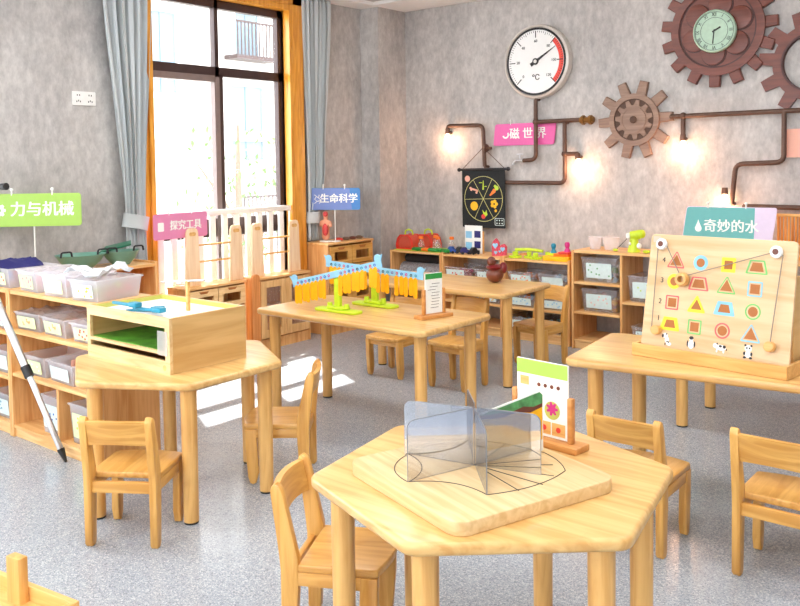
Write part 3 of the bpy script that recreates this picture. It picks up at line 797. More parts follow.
# ------------------------------------------------------------------ storage shelves
def shelf_unit(name, label, x0, x1, y0, y1, ztop, levels, dividers=(), front=-1, back=True, lip=0, group=None, cat='shelf'):
    """open shelf unit facing -Y. levels: z tops of inner boards; dividers: (x, z0, z1)"""
    o = thing(name, label, cat, ((x0+x1)/2, (y0+y1)/2, 0), 0, group)
    cx, cy = (x0+x1)/2, (y0+y1)/2; T = .018
    def bx(b, a0, a1, b0, b1, c0_, c1): return b.box(a0-cx, a1-cx, b0-cy, b1-cy, c0_, c1, .002, seg=1)
    for a in (x0, x1-T): bx(MB(), a, a+T, y0, y1, 0, ztop+lip).make('side_panel', 'shelfz', o)
    bx(MB(), x0+T, x1-T, y0+.004, y1, ztop-T, ztop).make('top_board', 'shelf', o)
    for z in levels: bx(MB(), x0+T, x1-T, y0+.004, y1-.01, z-T, z).make('shelf_board', 'shelf', o)
    bx(MB(), x0+T, x1-T, y0+.012, y0+.03, 0, levels[-1]-T).make('plinth', 'shelf', o)
    for x, za, zb in dividers: bx(MB(), x-T/2, x+T/2, y0+.004, y1-.01, za, zb).make('divider', 'shelfz', o)
    if back: bx(MB(), x0+T, x1-T, y1-.01, y1, levels[-1], ztop-T).make('back_panel', 'panelz', o)
    return o
G1 = 'storage shelves by the left wall'
shelf_unit('storage_shelf', 'open wooden storage shelf full of labelled bins behind the box table', -4.215, -3.42, 2.03, 2.36, .745, [.548, .328, .062], [(-3.765, .062, .31)], group=G1)
shelf_unit('storage_shelf', 'open wooden storage shelf cut by the left edge behind the tripod leg', -4.92, -4.219, 2.03, 2.36, .745, [.53, .30, .062], group=G1)
G2 = 'storage shelves along the back wall'
shelf_unit('storage_shelf', 'low wooden shelf with rolled rugs under the red carriers', -4.625, -4.085, 5.52, 5.87, .622, [.36, .07], back=False, group=G2)
shelf_unit('storage_shelf', 'low wooden shelf beneath the photo card and valentine box', -4.080, -3.505, 5.52, 5.87, .617, [.425, .25, .07], lip=.012, back=False, group=G2)
shelf_unit('storage_shelf', 'low wooden shelf beneath the lime gears and yellow tray', -3.500, -2.925, 5.52, 5.87, .617, [.425, .25, .07], lip=.012, back=False, group=G2)
shelf_unit('storage_shelf', 'taller wooden shelf beneath the cups and the green robot arm', -2.90, -1.30, 5.50, 5.87, .712, [.07], [(-2.52, .07, .694), (-1.9, .07, .694)], back=False, group=G2)
sh = [o for o in bpy.data.objects if o.get('label') == 'taller wooden shelf beneath the cups and the green robot arm'][0]
for (xa, xb, z) in [(-2.882, -2.529, .487), (-2.882, -2.529, .272), (-2.511, -1.91, .372), (-1.89, -1.318, .44), (-1.89, -1.318, .25)]:
    MB().box(xa+2.10, xb+2.10, 5.504-5.685, 5.86-5.685, z-.018, z, .002, seg=1).make('shelf_board', 'shelf', sh)
# the shelf that carries the green pans, facing the room along the left wall
def shelf_x(name, label, x0, x1, y0, y1, ztop, levels, group=None):
    o = thing(name, label, 'shelf', ((x0+x1)/2, (y0+y1)/2, 0), 0, group); cx, cy = (x0+x1)/2, (y0+y1)/2; T = .02
    for a in (y0, y1-T): MB().box(x0-cx, x1-cx, a-cy, a+T-cy, 0, ztop+.012, .002, seg=1).make('side_panel', 'shelfz', o)
    MB().box(x0-cx, x1-.004-cx, y0+T-cy, y1-T-cy, ztop-T, ztop, .002, seg=1).make('top_board', 'shelfy', o)
    for z in levels: MB().box(x0-cx, x1-.004-cx, y0+T-cy, y1-T-cy, z-T, z, .002, seg=1).make('shelf_board', 'shelfy', o)
    MB().box(x0-cx, x0+.012-cx, y0+T-cy, y1-T-cy, .05, ztop-T).make('back_panel', 'panelz', o)
    return o
shelf_x('storage_shelf', 'wooden shelf carrying the green pans beside the window curtain', -4.78, -4.5, 2.40, 3.12, .755, [.55, .34, .06], G1)

# cabinets under the window
def cab_frame(o, D, Wd, H, T=.018):
    MB().box(-D, 0, 0, T, 0, H, .002, seg=1).box(-D, 0, Wd-T, Wd, 0, H, .002, seg=1).box(-D, 0, T, Wd-T, .06, .078).box(-D, -D+.01, T, Wd-T, .06, H).box(-.02, -.004, T, Wd-T, 0, .06).make('carcass', 'shelfz', o)
    MB().box(-D-.0, .008, -.004, Wd+.004, H, H+.018, .003).make('top_board', 'shelfy', o)
def window_panel(b, y0, y1, z0, z1, m, x0=0, x1=.016):
    Mx = Matrix(((0, 0, 1, 0), (1, 0, 0, 0), (0, 1, 0, 0), (0, 0, 0, 1)))
    b.ring([(y0, z0), (y1, z0), (y1, z1), (y0, z1)], [(y0+m[0], z0+m[1]), (y1-m[2], z0+m[1]), (y1-m[2], z1-m[3]), (y0+m[0], z1-m[3])], x0, x1, mat=Mx)
    return b
ca = thing('drawer_cabinet', 'low wooden cabinet of open fronted drawers under the window ladders', 'cabinet', (-4.665, 3.44, 0), R(2))
cab_frame(ca, .19, .54, .52)
for i in range(2):
    for k in range(3):
        y0 = .022+i*.252; z0 = .085+k*.145
        dr = MB(); window_panel(dr, y0, y0+.244, z0, z0+.135, (.04, .03, .04, .045)); dr.box(-.17, 0, y0+.01, y0+.234, z0, z0+.008).box(-.17, -.16, y0+.01, y0+.234, z0, z0+.11)
        d = dr.make('drawer', 'drawer', ca)
        MB().prism([(y0+.08, z0+.128), (y0+.095, z0+.112), (y0+.15, z0+.112), (y0+.165, z0+.128)], .0155, .0175, mat=Matrix(((0, 0, 1, 0), (1, 0, 0, 0), (0, 1, 0, 0), (0, 0, 0, 1)))).make('finger_notch', 'darkhole', d)
cb = thing('door_cabinet', 'low wooden cabinet with two framed glass doors below the right ladder panel', 'cabinet', (-4.665, 4.07, 0), R(2))
cab_frame(cb, .19, .55, .52)
MB().box(-.18, -.01, .02, .53, .29, .305).make('inner_shelf', 'shelfy', cb)
for i in range(2):
    y0 = .02+i*.257
    d = window_panel(MB(), y0, y0+.252, .09, .51, (.055, .06, .045, .05)).make('door', 'maplez', cb)
    MB().box(.004, .007, y0+.05, y0+.21, .145, .465).make('door_pane', 'glass', d)
mk = MB()
for i in range(5): mk.box(-.0035, -.002, .13+i*.02, .143+i*.02, .028, .040)
mk.make('maker_mark', 'darkhole', cb)
dv = MB().prism([(-.04, 0), (.035, 0), (.035, .54)]+[(.035*math.cos(R(a)), .54+.035*math.sin(R(a))) for a in range(10, 171, 20)]+[(-.035, .54), (-.04, .5)], -.02, .0, mat=Matrix(((0, 0, 1, 0), (1, 0, 0, 0), (0, 1, 0, 0), (0, 0, 0, 1)))).make('divider_post', 'panelz')
dv.location = (-4.625, 4.025, 0); tag(dv, 'orange toned wooden post with a rounded top between the two window cabinets', 'post')
cc = thing('corner_cabinet', 'wooden cabinet with four drawers below the anatomy figure by the pillar', 'cabinet', (-4.655, 4.79, 0))
cab_frame(cc, .26, .545, .715)
for i in range(2):
    for k in range(4):
        y0 = .022+i*.253; z0 = .085+k*.156
        dr = window_panel(MB(), y0, y0+.246, z0, z0+.148, (.045, .035, .045, .045)); dr.box(-.17, 0, y0+.01, y0+.234, z0, z0+.008).box(-.17, -.16, y0+.01, y0+.234, z0, z0+.12)
        d = dr.make('drawer', 'chairy', cc)
        MB().prism([(y0+.08, z0+.14), (y0+.095, z0+.12), (y0+.15, z0+.12), (y0+.165, z0+.14)], .0155, .0175, mat=Matrix(((0, 0, 1, 0), (1, 0, 0, 0), (0, 1, 0, 0), (0, 0, 0, 1)))).make('finger_notch', 'darkhole', d)

# ladder panels on the window cabinets
def ladder(label, y, span):
    o = thing('ladder_panel', label, 'ladder panel', (-4.74, y, .538), 0, 'ladder panels on the window cabinets')
    T = Matrix(((0, 0, 1, 0), (1, 0, 0, 0), (0, 1, 0, 0), (0, 0, 0, 1)))
    for yy in (0, span):
        P = [(yy-.062, 0), (yy+.062, 0), (yy+.05, .36), (yy+.042, .385), (yy+.025, .395), (yy-.025, .395), (yy-.042, .385), (yy-.05, .36)]
        s_ = MB().prism(P, -.009, .009, .003, mat=T, seg=1).make('side_board', 'birch', o)
        MB().prism(rrect(.055, .026, .012, cx=yy, cy=.355), .009, .0098, mat=T).make('hand_hole', 'tray', s_)
    for z in (.16, .275):
        MB().cyl((.002, 0, z), (.002, span, z), .007, seg=8).make('rung', 'tray', o)
    return o
ladder('birch ladder panel on the drawer cabinet behind the pink sign', 3.56, .38)
ladder('birch ladder panel on the glass door cabinet', 4.14, .37)

# ------------------------------------------------------------------ bins
def make_bin(w, d, h, pl, mat, lab, colors, lid=False):
    """bin with a rim, label card and loose contents, front towards -Y, origin at the base centre"""
    o = thing('storage_bin', 'x', 'bin')
    t = MB(); tp = .9
    def ringz(z, k, ins=0): return [(sx*(w/2*k-ins), sy*(d/2*k-ins), z) for sx, sy in ((-1, -1), (1, -1), (1, 1), (-1, 1))]
    b = bmesh.new()
    lv = [ringz(.0, tp), ringz(h, 1), ringz(h, 1.05), ringz(h-.008, 1.05)]
    inn = [ringz(h, .97), ringz(.004, tp-.03)]
    O = [[b.verts.new(v) for v in r] for r in lv]; I = [[b.verts.new(v) for v in r] for r in inn]
    def strip(A, B):
        for i in range(4): b.faces.new((A[i], A[(i+1) % 4], B[(i+1) % 4], B[i]))
    strip(O[0], O[1]); strip(O[3], O[2]); strip(O[2], I[0]); strip(I[0], I[1]); b.faces.new(O[0][::-1]); b.faces.new(I[1])
    bmesh.ops.recalc_face_normals(b, faces=b.faces)
    t.add(b); t.make('tub', mat, o)
    lc = MB().prism(rrect(w*.72, h*.62, .006, cy=h*.48), 0, .0015, mat=Matrix.Translation((0, -d/2*.955-.0005, 0)) @ Matrix.Rotation(R(-math.degrees(math.atan2(d/2*(1-tp), h))), 4, 'X').inverted() @ FACE)
    lo = lc.make('label_card', lab, o)
    rnd = random.Random(int(w*1e4+h*1e3)+len(colors))
    pr = MB()
    a = Matrix.Translation((0, -d/2*.955-.0022, 0)) @ Matrix.Rotation(R(math.degrees(math.atan2(d/2*(1-tp), h))), 4, 'X') @ FACE
    for i in range(7):
        x, z = rnd.uniform(-.3, .3)*w, rnd.uniform(.25, .7)*h
        pr.prism(circ(.006, 6, x, z), 0, .0008, mat=a)
    pr.make('label_print', colors[0], lo)
    for ci, cn in enumerate(colors):
        m = MB()
        for i in range(9):
            x, y = rnd.uniform(-.36, .36)*w, rnd.uniform(-.36, .36)*d; z = rnd.uniform(.08, .62)*h
            s = rnd.uniform(.1, .2)*min(w, d)
            m.box(-s/2, s/2, -s/3, s/3, -s/4, s/4, .002, mat=Matrix.Translation((x, y, z)) @ Euler((rnd.uniform(0, 3), rnd.uniform(0, 3), rnd.uniform(0, 3))).to_matrix().to_4x4(), seg=1)
        m.make('loose_pieces', cn, o, kind='stuff')
    if lid:
        MB().prism(rrect(w*1.07, d*1.07, .01), h, h+.008, .002).make('lid', mat, o)
    return o
def bag(o, w, d, z, seed, m='bag'):
    """crumpled clear bag or paper lying in the top of a bin"""
    rnd = random.Random(seed); b = bmesh.new(); n = 9; V = []
    for i in range(n):
        V.append([b.verts.new(((i/(n-1)-.5)*w, (j/(n-1)-.5)*d, z+rnd.uniform(-.004, .022)*(1 if 0 < i < n-1 and 0 < j < n-1 else .2))) for j in range(n)])
    for i in range(n-1):
        for j in range(n-1): b.faces.new((V[i][j], V[i+1][j], V[i+1][j+1], V[i][j+1]))
    x = MB().add(b).make('crumpled_bag', m, o, ang=10)
    return x
def put(o, x, y, z, label, group, rz=0):
    o.location = (x, y, z); o.rotation_euler = (0, 0, rz); o['label'] = label; o['group'] = group; return o
GA, GB, GC, GD = 'bins on top of the left shelf', 'bins inside the left shelf', 'bins in the low back shelves', 'bins in the tall back shelf'
A = make_bin(.20, .27, .105, 0, 'bin', 'labelg', ('pink', 'purple')); bag(A, .18, .25, .09, 1)
put(A, -4.06, 2.19, .745, 'white lidless bin of purple pieces on the shelf top above the tripod joint', GA, R(-3))
B = make_bin(.20, .27, .105, 0, 'bin', 'labelg', ('white', 'purple', 'red')); bag(B, .18, .25, .095, 2)
put(B, -3.80, 2.18, .745, 'white bin with red and purple pieces, second on the shelf top', GA, R(4))
Bc = make_bin(.19, .26, .10, 0, 'bin', 'label', ('lime', 'pink')); bag(Bc, .18, .24, .09, 3)
put(Bc, -3.56, 2.18, .745, 'white bin with lime pieces on the shelf top beside the pale box', GA, R(8))
b = bmesh.new(); n = 9; rnd = random.Random(11); V = [[b.verts.new(((i/8-.5)*.2, (j/8-.5)*.24, rnd.uniform(0, .03)+.02*math.sin(i*.8+j*.5))) for j in range(n)] for i in range(n)]
for i in range(8):
    for j in range(8): b.faces.new((V[i][j], V[i+1][j], V[i+1][j+1], V[i][j+1]))
o = MB().add(b).make('crumpled_newspaper', plain('NewsprintBlueGrey', (216, 222, 232), .7, var=.3, scale=26), ang=15); o.location = (-3.58, 2.16, .862); o.rotation_euler = (0, 0, .3); tag(o, 'crumpled printed paper heaped on the bin nearest the pale box', 'paper')
sm = o.modifiers.new('t', 'SOLIDIFY'); sm.thickness = .003
E1 = make_bin(.22, .27, .10, 0, 'bin', 'labelg', ('red', 'blue'))
put(E1, -4.36, 2.19, .745, 'white bin under a dark blue cloth at the left end of the shelf top', GA)
nv = MB()
b = bmesh.new(); n = 10; V = [[b.verts.new(((i/9-.5)*.26, (j/9-.5)*.28, .012*math.sin(i*1.9)*math.cos(j*1.3)-.03*abs(i/9-.5)*2*(1 if i > 6 else 0))) for j in range(n)] for i in range(n)]
for i in range(9):
    for j in range(9): b.faces.new((V[i][j], V[i+1][j], V[i+1][j+1], V[i][j+1]))
o = nv.add(b).make('folded_cloth', 'navy', ang=60); o.location = (-4.42, 2.17, .868); o.scale = (.62, .9, 1); tag(o, 'dark blue cloth draped over the bin at the left shelf end', 'cloth')
sm = o.modifiers.new('t', 'SOLIDIFY'); sm.thickness = .012
o = MB().box(-.17, .17, -.1, .1, 0, .06, .02).make('soft_packet', 'paper'); o.location = (-4.62, 2.24, .745); o.rotation_euler = (0, 0, .3); tag(o, 'white paper packet lying at the far left of the shelf top', 'packet')
# inside the left shelf
specs = [(-4.09, .548, 'bin of brown pieces at the left of the upper compartment', ('tray', 'bamboo'), 'labelg', .225, .09),
         (-3.83, .548, 'bin of tan pieces in the middle of the upper compartment', ('tray', 'orange'), 'labelg', .225, .09),
         (-3.56, .548, 'bin with a red piece at the right of the upper compartment', ('red', 'white'), 'labelg', .22, .09),
         (-4.04, .328, 'nearly empty bin at the left of the middle compartment', ('white',), 'labelg', .22, .10),
         (-3.78, .328, 'nearly empty bin in the middle of the middle compartment', ('white', 'salmon'), 'label', .24, .10),
         (-3.88, .062, 'tall bin of blue and pink pieces behind the tripod leg on the bottom shelf', ('blue', 'pink'), 'label', .19, .19),
         (-3.60, .062, 'tall bin with a green label right of the bottom shelf divider', ('lime', 'teal'), 'labelg', .21, .19)]
for i, (x, z, lb, cs, lab, ww, hh) in enumerate(specs):
    q = make_bin(ww, .25, hh, 0, 'bin', lab, cs)
    put(q, x, 2.185, z, lb, GB, R([2, -2, 3, 1, -2, 0, 0][i]))
    if i < 3: bag(q, ww*.9, .22, hh*.9, 20+i)
for i, (z, hh, lb, cs) in enumerate([(.53, .09, 'bin at the left edge above the tripod leg, upper compartment', ('pink', 'red')), (.30, .12, 'bin at the left edge beside the tripod leg, middle compartment', ('white', 'turkey')), (.062, .13, 'bin with green flap at the left edge on the bottom shelf', ('teal', 'green'))]):
    q = make_bin(.22, .25, hh, 0, 'bin', 'label', cs); put(q, -4.37, 2.18, z, lb, GB)
# low back shelves
row = [(-4.075+.115, .425, 'clear bin of red pieces, left in the shelf under the photo card', ('red', 'pink', 'magenta'), .09), (-3.66, .425, 'clear bin of grey pieces beside the bin of red pieces', ('ruggrey', 'red'), .09),
       (-3.35, .425, 'clear bin of orange pieces under the lime gears', ('orange', 'salmon'), .09), (-3.08, .425, 'clear bin with a pale blue label under the yellow tray', ('label', 'lblue'), .09),
       (-3.35, .25, 'clear bin with an orange dotted label behind the bird table leg', ('lblue', 'orange'), .09), (-3.08, .25, 'clear bin behind the chair back on the middle board', ('lblue', 'white'), .09),
       (-3.35, .07, 'clear bin on the bottom board left of the chair seat', ('lblue', 'ruggrey'), .10), (-3.08, .07, 'clear bin on the bottom board behind the chair legs', ('blue', 'lblue'), .10),
       (-3.66, .25, 'clear bin with an orange label under the grey pieces bin', ('yellow', 'white'), .09)]
for x, z, lb, cs, hh in row:
    q = make_bin(.24, .27, hh, 0, 'bingrey', 'label', cs); put(q, x, 5.68, z, lb, GC)
for x, z, lb, cs, hh, ww in [(-2.705, .487, 'large clear bin with green pieces on the top shelf below the cups', ('green', 'white', 'lblue'), .175, .27), (-2.705, .272, 'large clear bin with yellow pieces directly below the green pieces bin', ('salmon', 'yellow', 'red'), .165, .27),
                         (-2.36, .372, 'clear bin of lime and grey sheets beside the shape board', ('lime', 'steel', 'purple'), .18, .25), (-2.34, .07, 'clear bin on the bottom board partly behind the shape board', ('ruggrey', 'white'), .13, .24)]:
    q = make_bin(ww, .28, hh, 0, 'bingrey', 'label', cs); put(q, x, 5.68, z, lb, GD)
o = MB().prism(rrect(.5, .3, .02), 0, .004, .001, seg=1).make('lime_mat', 'lime'); o.location = (-4.355, 5.69, .622); tag(o, 'thin lime mat under the red carriers and green blocks', 'mat')
# rolled rugs
o = MB().cyl((-.21, 0, 0), (.24, 0, 0), .033, seg=24).make('rolled_rug', 'rug'); o.location = (-4.36, 5.69, .543); tag(o, 'dark rolled rug on top of the grey rug roll', 'rug', 'rolled rugs')
o = MB().cyl((-.24, 0, 0), (.24, 0, 0), .075, seg=28).make('rolled_rug', 'ruggrey'); o.location = (-4.36, 5.69, .435); tag(o, 'thick grey flecked rolled rug lying in the low shelf', 'rug', 'rolled rugs')
o = MB().box(-.1, .1, -.12, .12, 0, .15, .004).make('cardboard_box', 'rug'); o.location = (-4.46, 5.67, .07); tag(o, 'dark box on the bottom board under the rug rolls', 'box')

# ------------------------------------------------------------------ things on the back shelves
def carrier(label, x):
    o = thing('toy_carrier', label, 'carrier', (x, 5.68, .626), 0, 'toy carriers')
    T = Matrix.Identity(4)
    P = [(-.115, 0), (.115, 0), (.118, .05), (.10, .11), (.06, .15), (-.06, .15), (-.10, .11), (-.118, .05)]
    Q = [(x_*.78, .018+z_*.78) for x_, z_ in P]
    MB().ring(P, Q, .07, .085, mat=FACE).make('end_frame', 'red', o)
    MB().ring(P, Q, -.085, -.07, mat=FACE).make('end_frame', 'red', o)
    MB().prism([(x_*.96, z_*.97) for x_, z_ in P], -.07, .07, .004, mat=FACE, seg=1).make('mesh_body', clear('RedMesh', (232, 96, 70), .7, .5), o)
    MB().tube([(-.055, 0, .145), (-.045, 0, .185), (0, 0, .2), (.045, 0, .185), (.055, 0, .145)], .009, 10).make('handle', 'lime', o)
    o.scale = (.78, .8, .82)
carrier('red mesh toy carrier with a lime handle, nearer the pillar', -4.525)
carrier('red mesh toy carrier with a lime handle, nearer the bottles', -4.40)
bpy.data.objects['toy_carrier.001'].location.y = 5.77; bpy.data.objects['toy_carrier'].location.y = 5.66
for i, (x, y, lb) in enumerate([(-4.335, 5.585, 'clear toy bottle with an orange cap in front of the red carriers'), (-4.27, 5.70, 'clear toy bottle with an orange cap right behind the carrier'), (-4.185, 5.62, 'clear toy bottle with an orange cap in the middle of the green pieces'), (-4.075, 5.66, 'clear toy bottle with an orange cap nearest the photo card')]):
    o = thing('toy_bottle', lb, 'bottle', (x, y, .626), 0, 'toy bottles with orange caps')
    MB().lathe([(0, 0), (.026, 0), (.028, .01), (.028, .055), (.014, .085), (.014, .1), (0, .1)], seg=16).make('bottle_body', 'bingrey', o)
    MB().cyl((0, 0, .098), (0, 0, .12), .019, seg=14).make('cap', 'orange', o)
rnd = random.Random(3)
for i in range(7):
    x = -4.36+i*.05
    o = MB().box(-.035, .035, -.02, .02, 0, .028, .008).cyl((-.03, -.02, .014), (.03, -.02, .014), .012, seg=10).make('green_block', 'green' if i != 2 else 'orange'); o.location = (x, 5.555+.012*(i % 2), .626); o.rotation_euler = (0, 0, rnd.uniform(-.5, .5))
    tag(o, 'orange toy block among the green ones' if i == 2 else 'green toy block lying at the front of the rug shelf top', 'toy block', 'toy blocks in front of the bottles')
# photo card
o = thing('photo_card', 'white product card with four small pictures leaning on the wall under the banner', 'card', (-3.89, 5.71, .617))
MB().box(-.085, .085, -.004, .004, 0, .225, .002).make('card', 'paper', o)
for x, z in ((-.045, .15), (.04, .155), (.04, .07), (-.045, .06)):
    MB().box(x-.03, x+.03, -.006, -.004, z-.028, z+.028).make('picture', 'lblue' if x < 0 else 'navy', o)
MB().box(.087, .097, -.006, .01, 0, .18, .002).make('side_strip', 'tray', o)
for i, (x, m, lb) in enumerate([(-4.03, 'blue', 'blue toy car in front of the photo card'), (-3.97, 'black', 'black toy car in front of the photo card'), (-3.90, 'navy', 'dark blue toy car in front of the photo card'), (-3.83, 'black', 'black toy car nearest the valentine box')]):
    o = thing('toy_car', lb, 'toy car', (x, 5.60+.03*(i % 2), .617), .4*i, 'toy cars')
    MB().prism([(-.04, .012), (.04, .012), (.042, .03), (.02, .034), (.008, .056), (-.022, .056), (-.036, .036)], -.018, .018, .003, mat=FACE, seg=1).make('car_body', m, o)
    for sx in (-.024, .024):
        for sy in (-1, 1): MB().cyl((sx, sy*.017, .012), (sx, sy*.024, .012), .012, seg=12).make('wheel', 'ink', o)
o = thing('heart_box', 'red and pale blue heart patterned card box on the low shelf', 'box', (-3.60, 5.64, .617), .2); o.scale = (.82, .8, .92)
hp = [(-.07, 0), (.07, 0), (.075, .08), (.05, .105), (.02, .095), (0, .075), (-.005, .12), (-.03, .15), (-.055, .13), (-.072, .1)]
MB().prism(hp, -.02, .02, .003, mat=FACE, seg=1).make('card_body', M['ocut_pre'], o)
b = MB()
for x, z, r in ((-.035, .09, .028), (.04, .06, .024), (-.03, .03, .018), (.01, .04, .012)):
    b.prism([(x+r*s*(1 if True else 1)*math.sin(t)**3, z+r*(13*math.cos(t)-5*math.cos(2*t)-2*math.cos(3*t)-math.cos(4*t))/16) for s, t in [(1, 2*PI*k/20) for k in range(20)]], .02, .022, mat=FACE)
b.make('heart_print', 'lblue', o)
# lime gear toys
GL = 'lime toy pieces on the low shelf'
for i, (x, y, r) in enumerate([(-3.43, 5.60, .05), (-3.33, 5.64, .042), (-3.24, 5.58, .045), (-3.19, 5.68, .05)]):
    o = MB().prism(gearpoly(10, r, r*.8, r*.32, r*.24), 0, .018, .002, seg=1).prism(circ(r*.45, 16), .018, .05, .003).make('toy_gear', 'lime'); o.location = (x, y, .617); tag(o, ['lime toy gear at the left end beside the heart box', 'lime toy gear second from the heart box', 'lime toy gear third from the heart box', 'lime toy gear touching the yellow tray'][i], 'toy gear', GL)
o = MB().tube([(-.12, 0, .06), (0, 0, .068), (.12, 0, .06)], .012, 8).make('toy_bar', 'lime'); o.location = (-3.32, 5.62, .617+.0); tag(o, 'long lime toy bar lying across the toy gears', 'toy bar')
o = thing('yellow_tray', 'yellow and orange toy tray beneath the teal and magenta figures', 'tray', (-3.055, 5.62, .617))
MB().prism(rrect(.22, .16, .02), 0, .035, .004).make('tray_base', 'yellow', o)
MB().prism(rrect(.13, .12, .015, cx=.035), .035, .055, .004).make('raised_block', 'orange', o)
MB().prism(rrect(.09, .08, .015, cx=.06, cy=-.03), .055, .07, .004).make('red_block', 'red', o)
MB().prism(rrect(.07, .07, .015, cx=-.07, cy=.02), .035, .052, .004).make('green_block', 'lime', o)
for x, m, z, lb in ((-3.118, 'teal', .669, 'teal toy figure standing on the yellow tray'), (-2.985, 'magenta', .687, 'magenta toy figure standing on the yellow tray')):
    o = MB().lathe([(0, 0), (.024, 0), (.022, .01), (.012, .028), (.018, .042), (.02, .055), (.014, .07), (0, .073)], seg=16).make('toy_figure', m); o.location = (x, 5.60, z); tag(o, lb, 'toy figure', 'toy figures on the yellow tray')
bpy.data.objects['toy_figure'].location.y = 5.635
# cups, robot arm
for x, lb, r in ((-2.79, 'frosted plastic cup, the narrower of two on the tall shelf', .05), (-2.665, 'frosted plastic tub, the wider of two on the tall shelf', .062)):
    o = MB().lathe([(0, 0), (r*.72, 0), (r, .09), (r*1.05, .093), (r*.96, .088), (r*.68, .006), (0, .006)]).make('plastic_cup', 'bin'); o.location = (x, 5.66, .712); tag(o, lb, 'cup', 'frosted cups')
ra = thing('toy_robot_arm', 'lime green toy fan robot standing beside the frosted cups', 'toy', (-2.475, 5.62, .712)); ra.scale = (.72, .72, .85)
MB().lathe([(0, 0), (.062, 0), (.055, .03), (.042, .08), (.04, .11), (0, .115)]).make('body', 'lime', ra)
MB().cyl((-.03, -.02, .135), (.06, .01, .145), .034, .04).sph((.075, .01, .15), .036).make('head', 'lime', ra)
MB().cyl((-.045, -.05, .135), (-.03, -.02, .135), .024, seg=18).make('lens', 'paper', ra)
MB().sph((.07, -.04, .055), .024).sph((-.02, -.05, .07), .012).make('knob', 'paper', ra)
MB().tube([(-.04, -.03, .125), (-.16, -.04, .02)], .003, 6).make('wire', 'ink', ra)
MB().sph((-.175, -.04, .012), .022, (1.3, 1, .5)).make('paddle', 'lime', ra)
yt = thing('toy_robot_arm', 'yellow and lime toy robot beside the shape board top', 'toy', (-2.235, 5.62, .712), .3); yt.scale = (.7, .7, .8)
MB().box(-.06, .06, -.03, .03, 0, .07, .01).make('body', 'yellow', yt)
MB().cyl((-.07, 0, .11), (.07, 0, .12), .034).sph((.08, 0, .12), .04).make('head', 'yellow', yt)
MB().sph((-.08, -.01, .11), .03).make('lens', 'lime', yt)
o = MB().sph((0, 0, .012), .024, (1.2, 1, .5)).make('toy_paddle', 'lime'); o.location = (-2.36, 5.57, .712); tag(o, 'small lime paddle lying near the green robot', 'toy')
# orange bamboo screen at right
bs = thing('bamboo_screen', 'orange bamboo stick screen standing right of the teal sign', 'screen', (-1.30, 5.70, .712))
b = MB()
for i in range(24): b.cyl((-.24+i*.021, 0, .0), (-.24+i*.021, 0, .285), .0085, seg=8)
b.make('bamboo_sticks', 'bamboo', bs)
MB().box(-.255, .26, -.014, .014, .27, .29, .003).box(-.255, .26, -.014, .014, .02, .035, .003).make('cross_bar', 'tray', bs)

# ------------------------------------------------------------------ green pans
def pan(label, y, r, tilt=0, x=-4.64, z=.755):
    o = thing('green_pan', label, 'pan', (x, y, z), 0, 'green pans'); o.rotation_euler = (0, 0, 0)
    o.scale = (1, 1, .85)
    Sx = Matrix.Diagonal((.8, 1, 1, 1))
    MB().lathe([(0, 0), (r*.45, 0), (r*.8, .05), (r, .1), (r*1.02, .102), (r*.97, .1), (r*.77, .053), (r*.43, .006), (0, .006)], mat=Sx).make('pan_body', 'pan', o)
    for s in (-1, 1):
        MB().tube([(s*.0+.05, s*r*.78-.035, .095), (.05, s*r*.78-.03, .13), (.05, s*r*.78+.03, .13), (.05, s*r*.78+.035, .095)], .006, 8, .012).make('pan_handle', 'ink', o)
    return o
pan('green enamel pan with dark handles nearest the storage bins', 2.68, .15)
pp = pan('green enamel pan beside the window curtain', 2.95, .118)
ln = MB().prism([(-.11, -.04), (.08, -.06), (.1, .02), (-.05, .05)], 0, .012, .003, mat=Matrix.Rotation(R(-14), 4, 'Y')).make('green_slate', 'panin'); ln.location = (-4.66, 2.93, .862); ln.rotation_euler = (R(8), 0, R(70)); tag(ln, 'dark green curved sheet lying in the pan beside the curtain', 'sheet')
# small things on corner cabinet
for i, (y, m, lb) in enumerate([(5.10, 'bark', 'brown stone sample on the corner cabinet near the sign pole'), (5.18, 'turkey', 'reddish stone sample on the corner cabinet'), (5.26, 'bark', 'brown stone sample at the end of the corner cabinet')]):
    o = MB().sph((0, 0, .012), .03, (1.2, 1, .5), 10).make('stone_sample', m); o.location = (-4.74, y, .733); tag(o, lb, 'stone', 'stone samples')
o = MB().sph((0, 0, .015), .03, (1.5, 1, .5), 10).make('red_organ_model', 'red'); o.location = (-4.72, 4.99, .733); tag(o, 'red organ piece lying before the blue sign pole', 'model part')
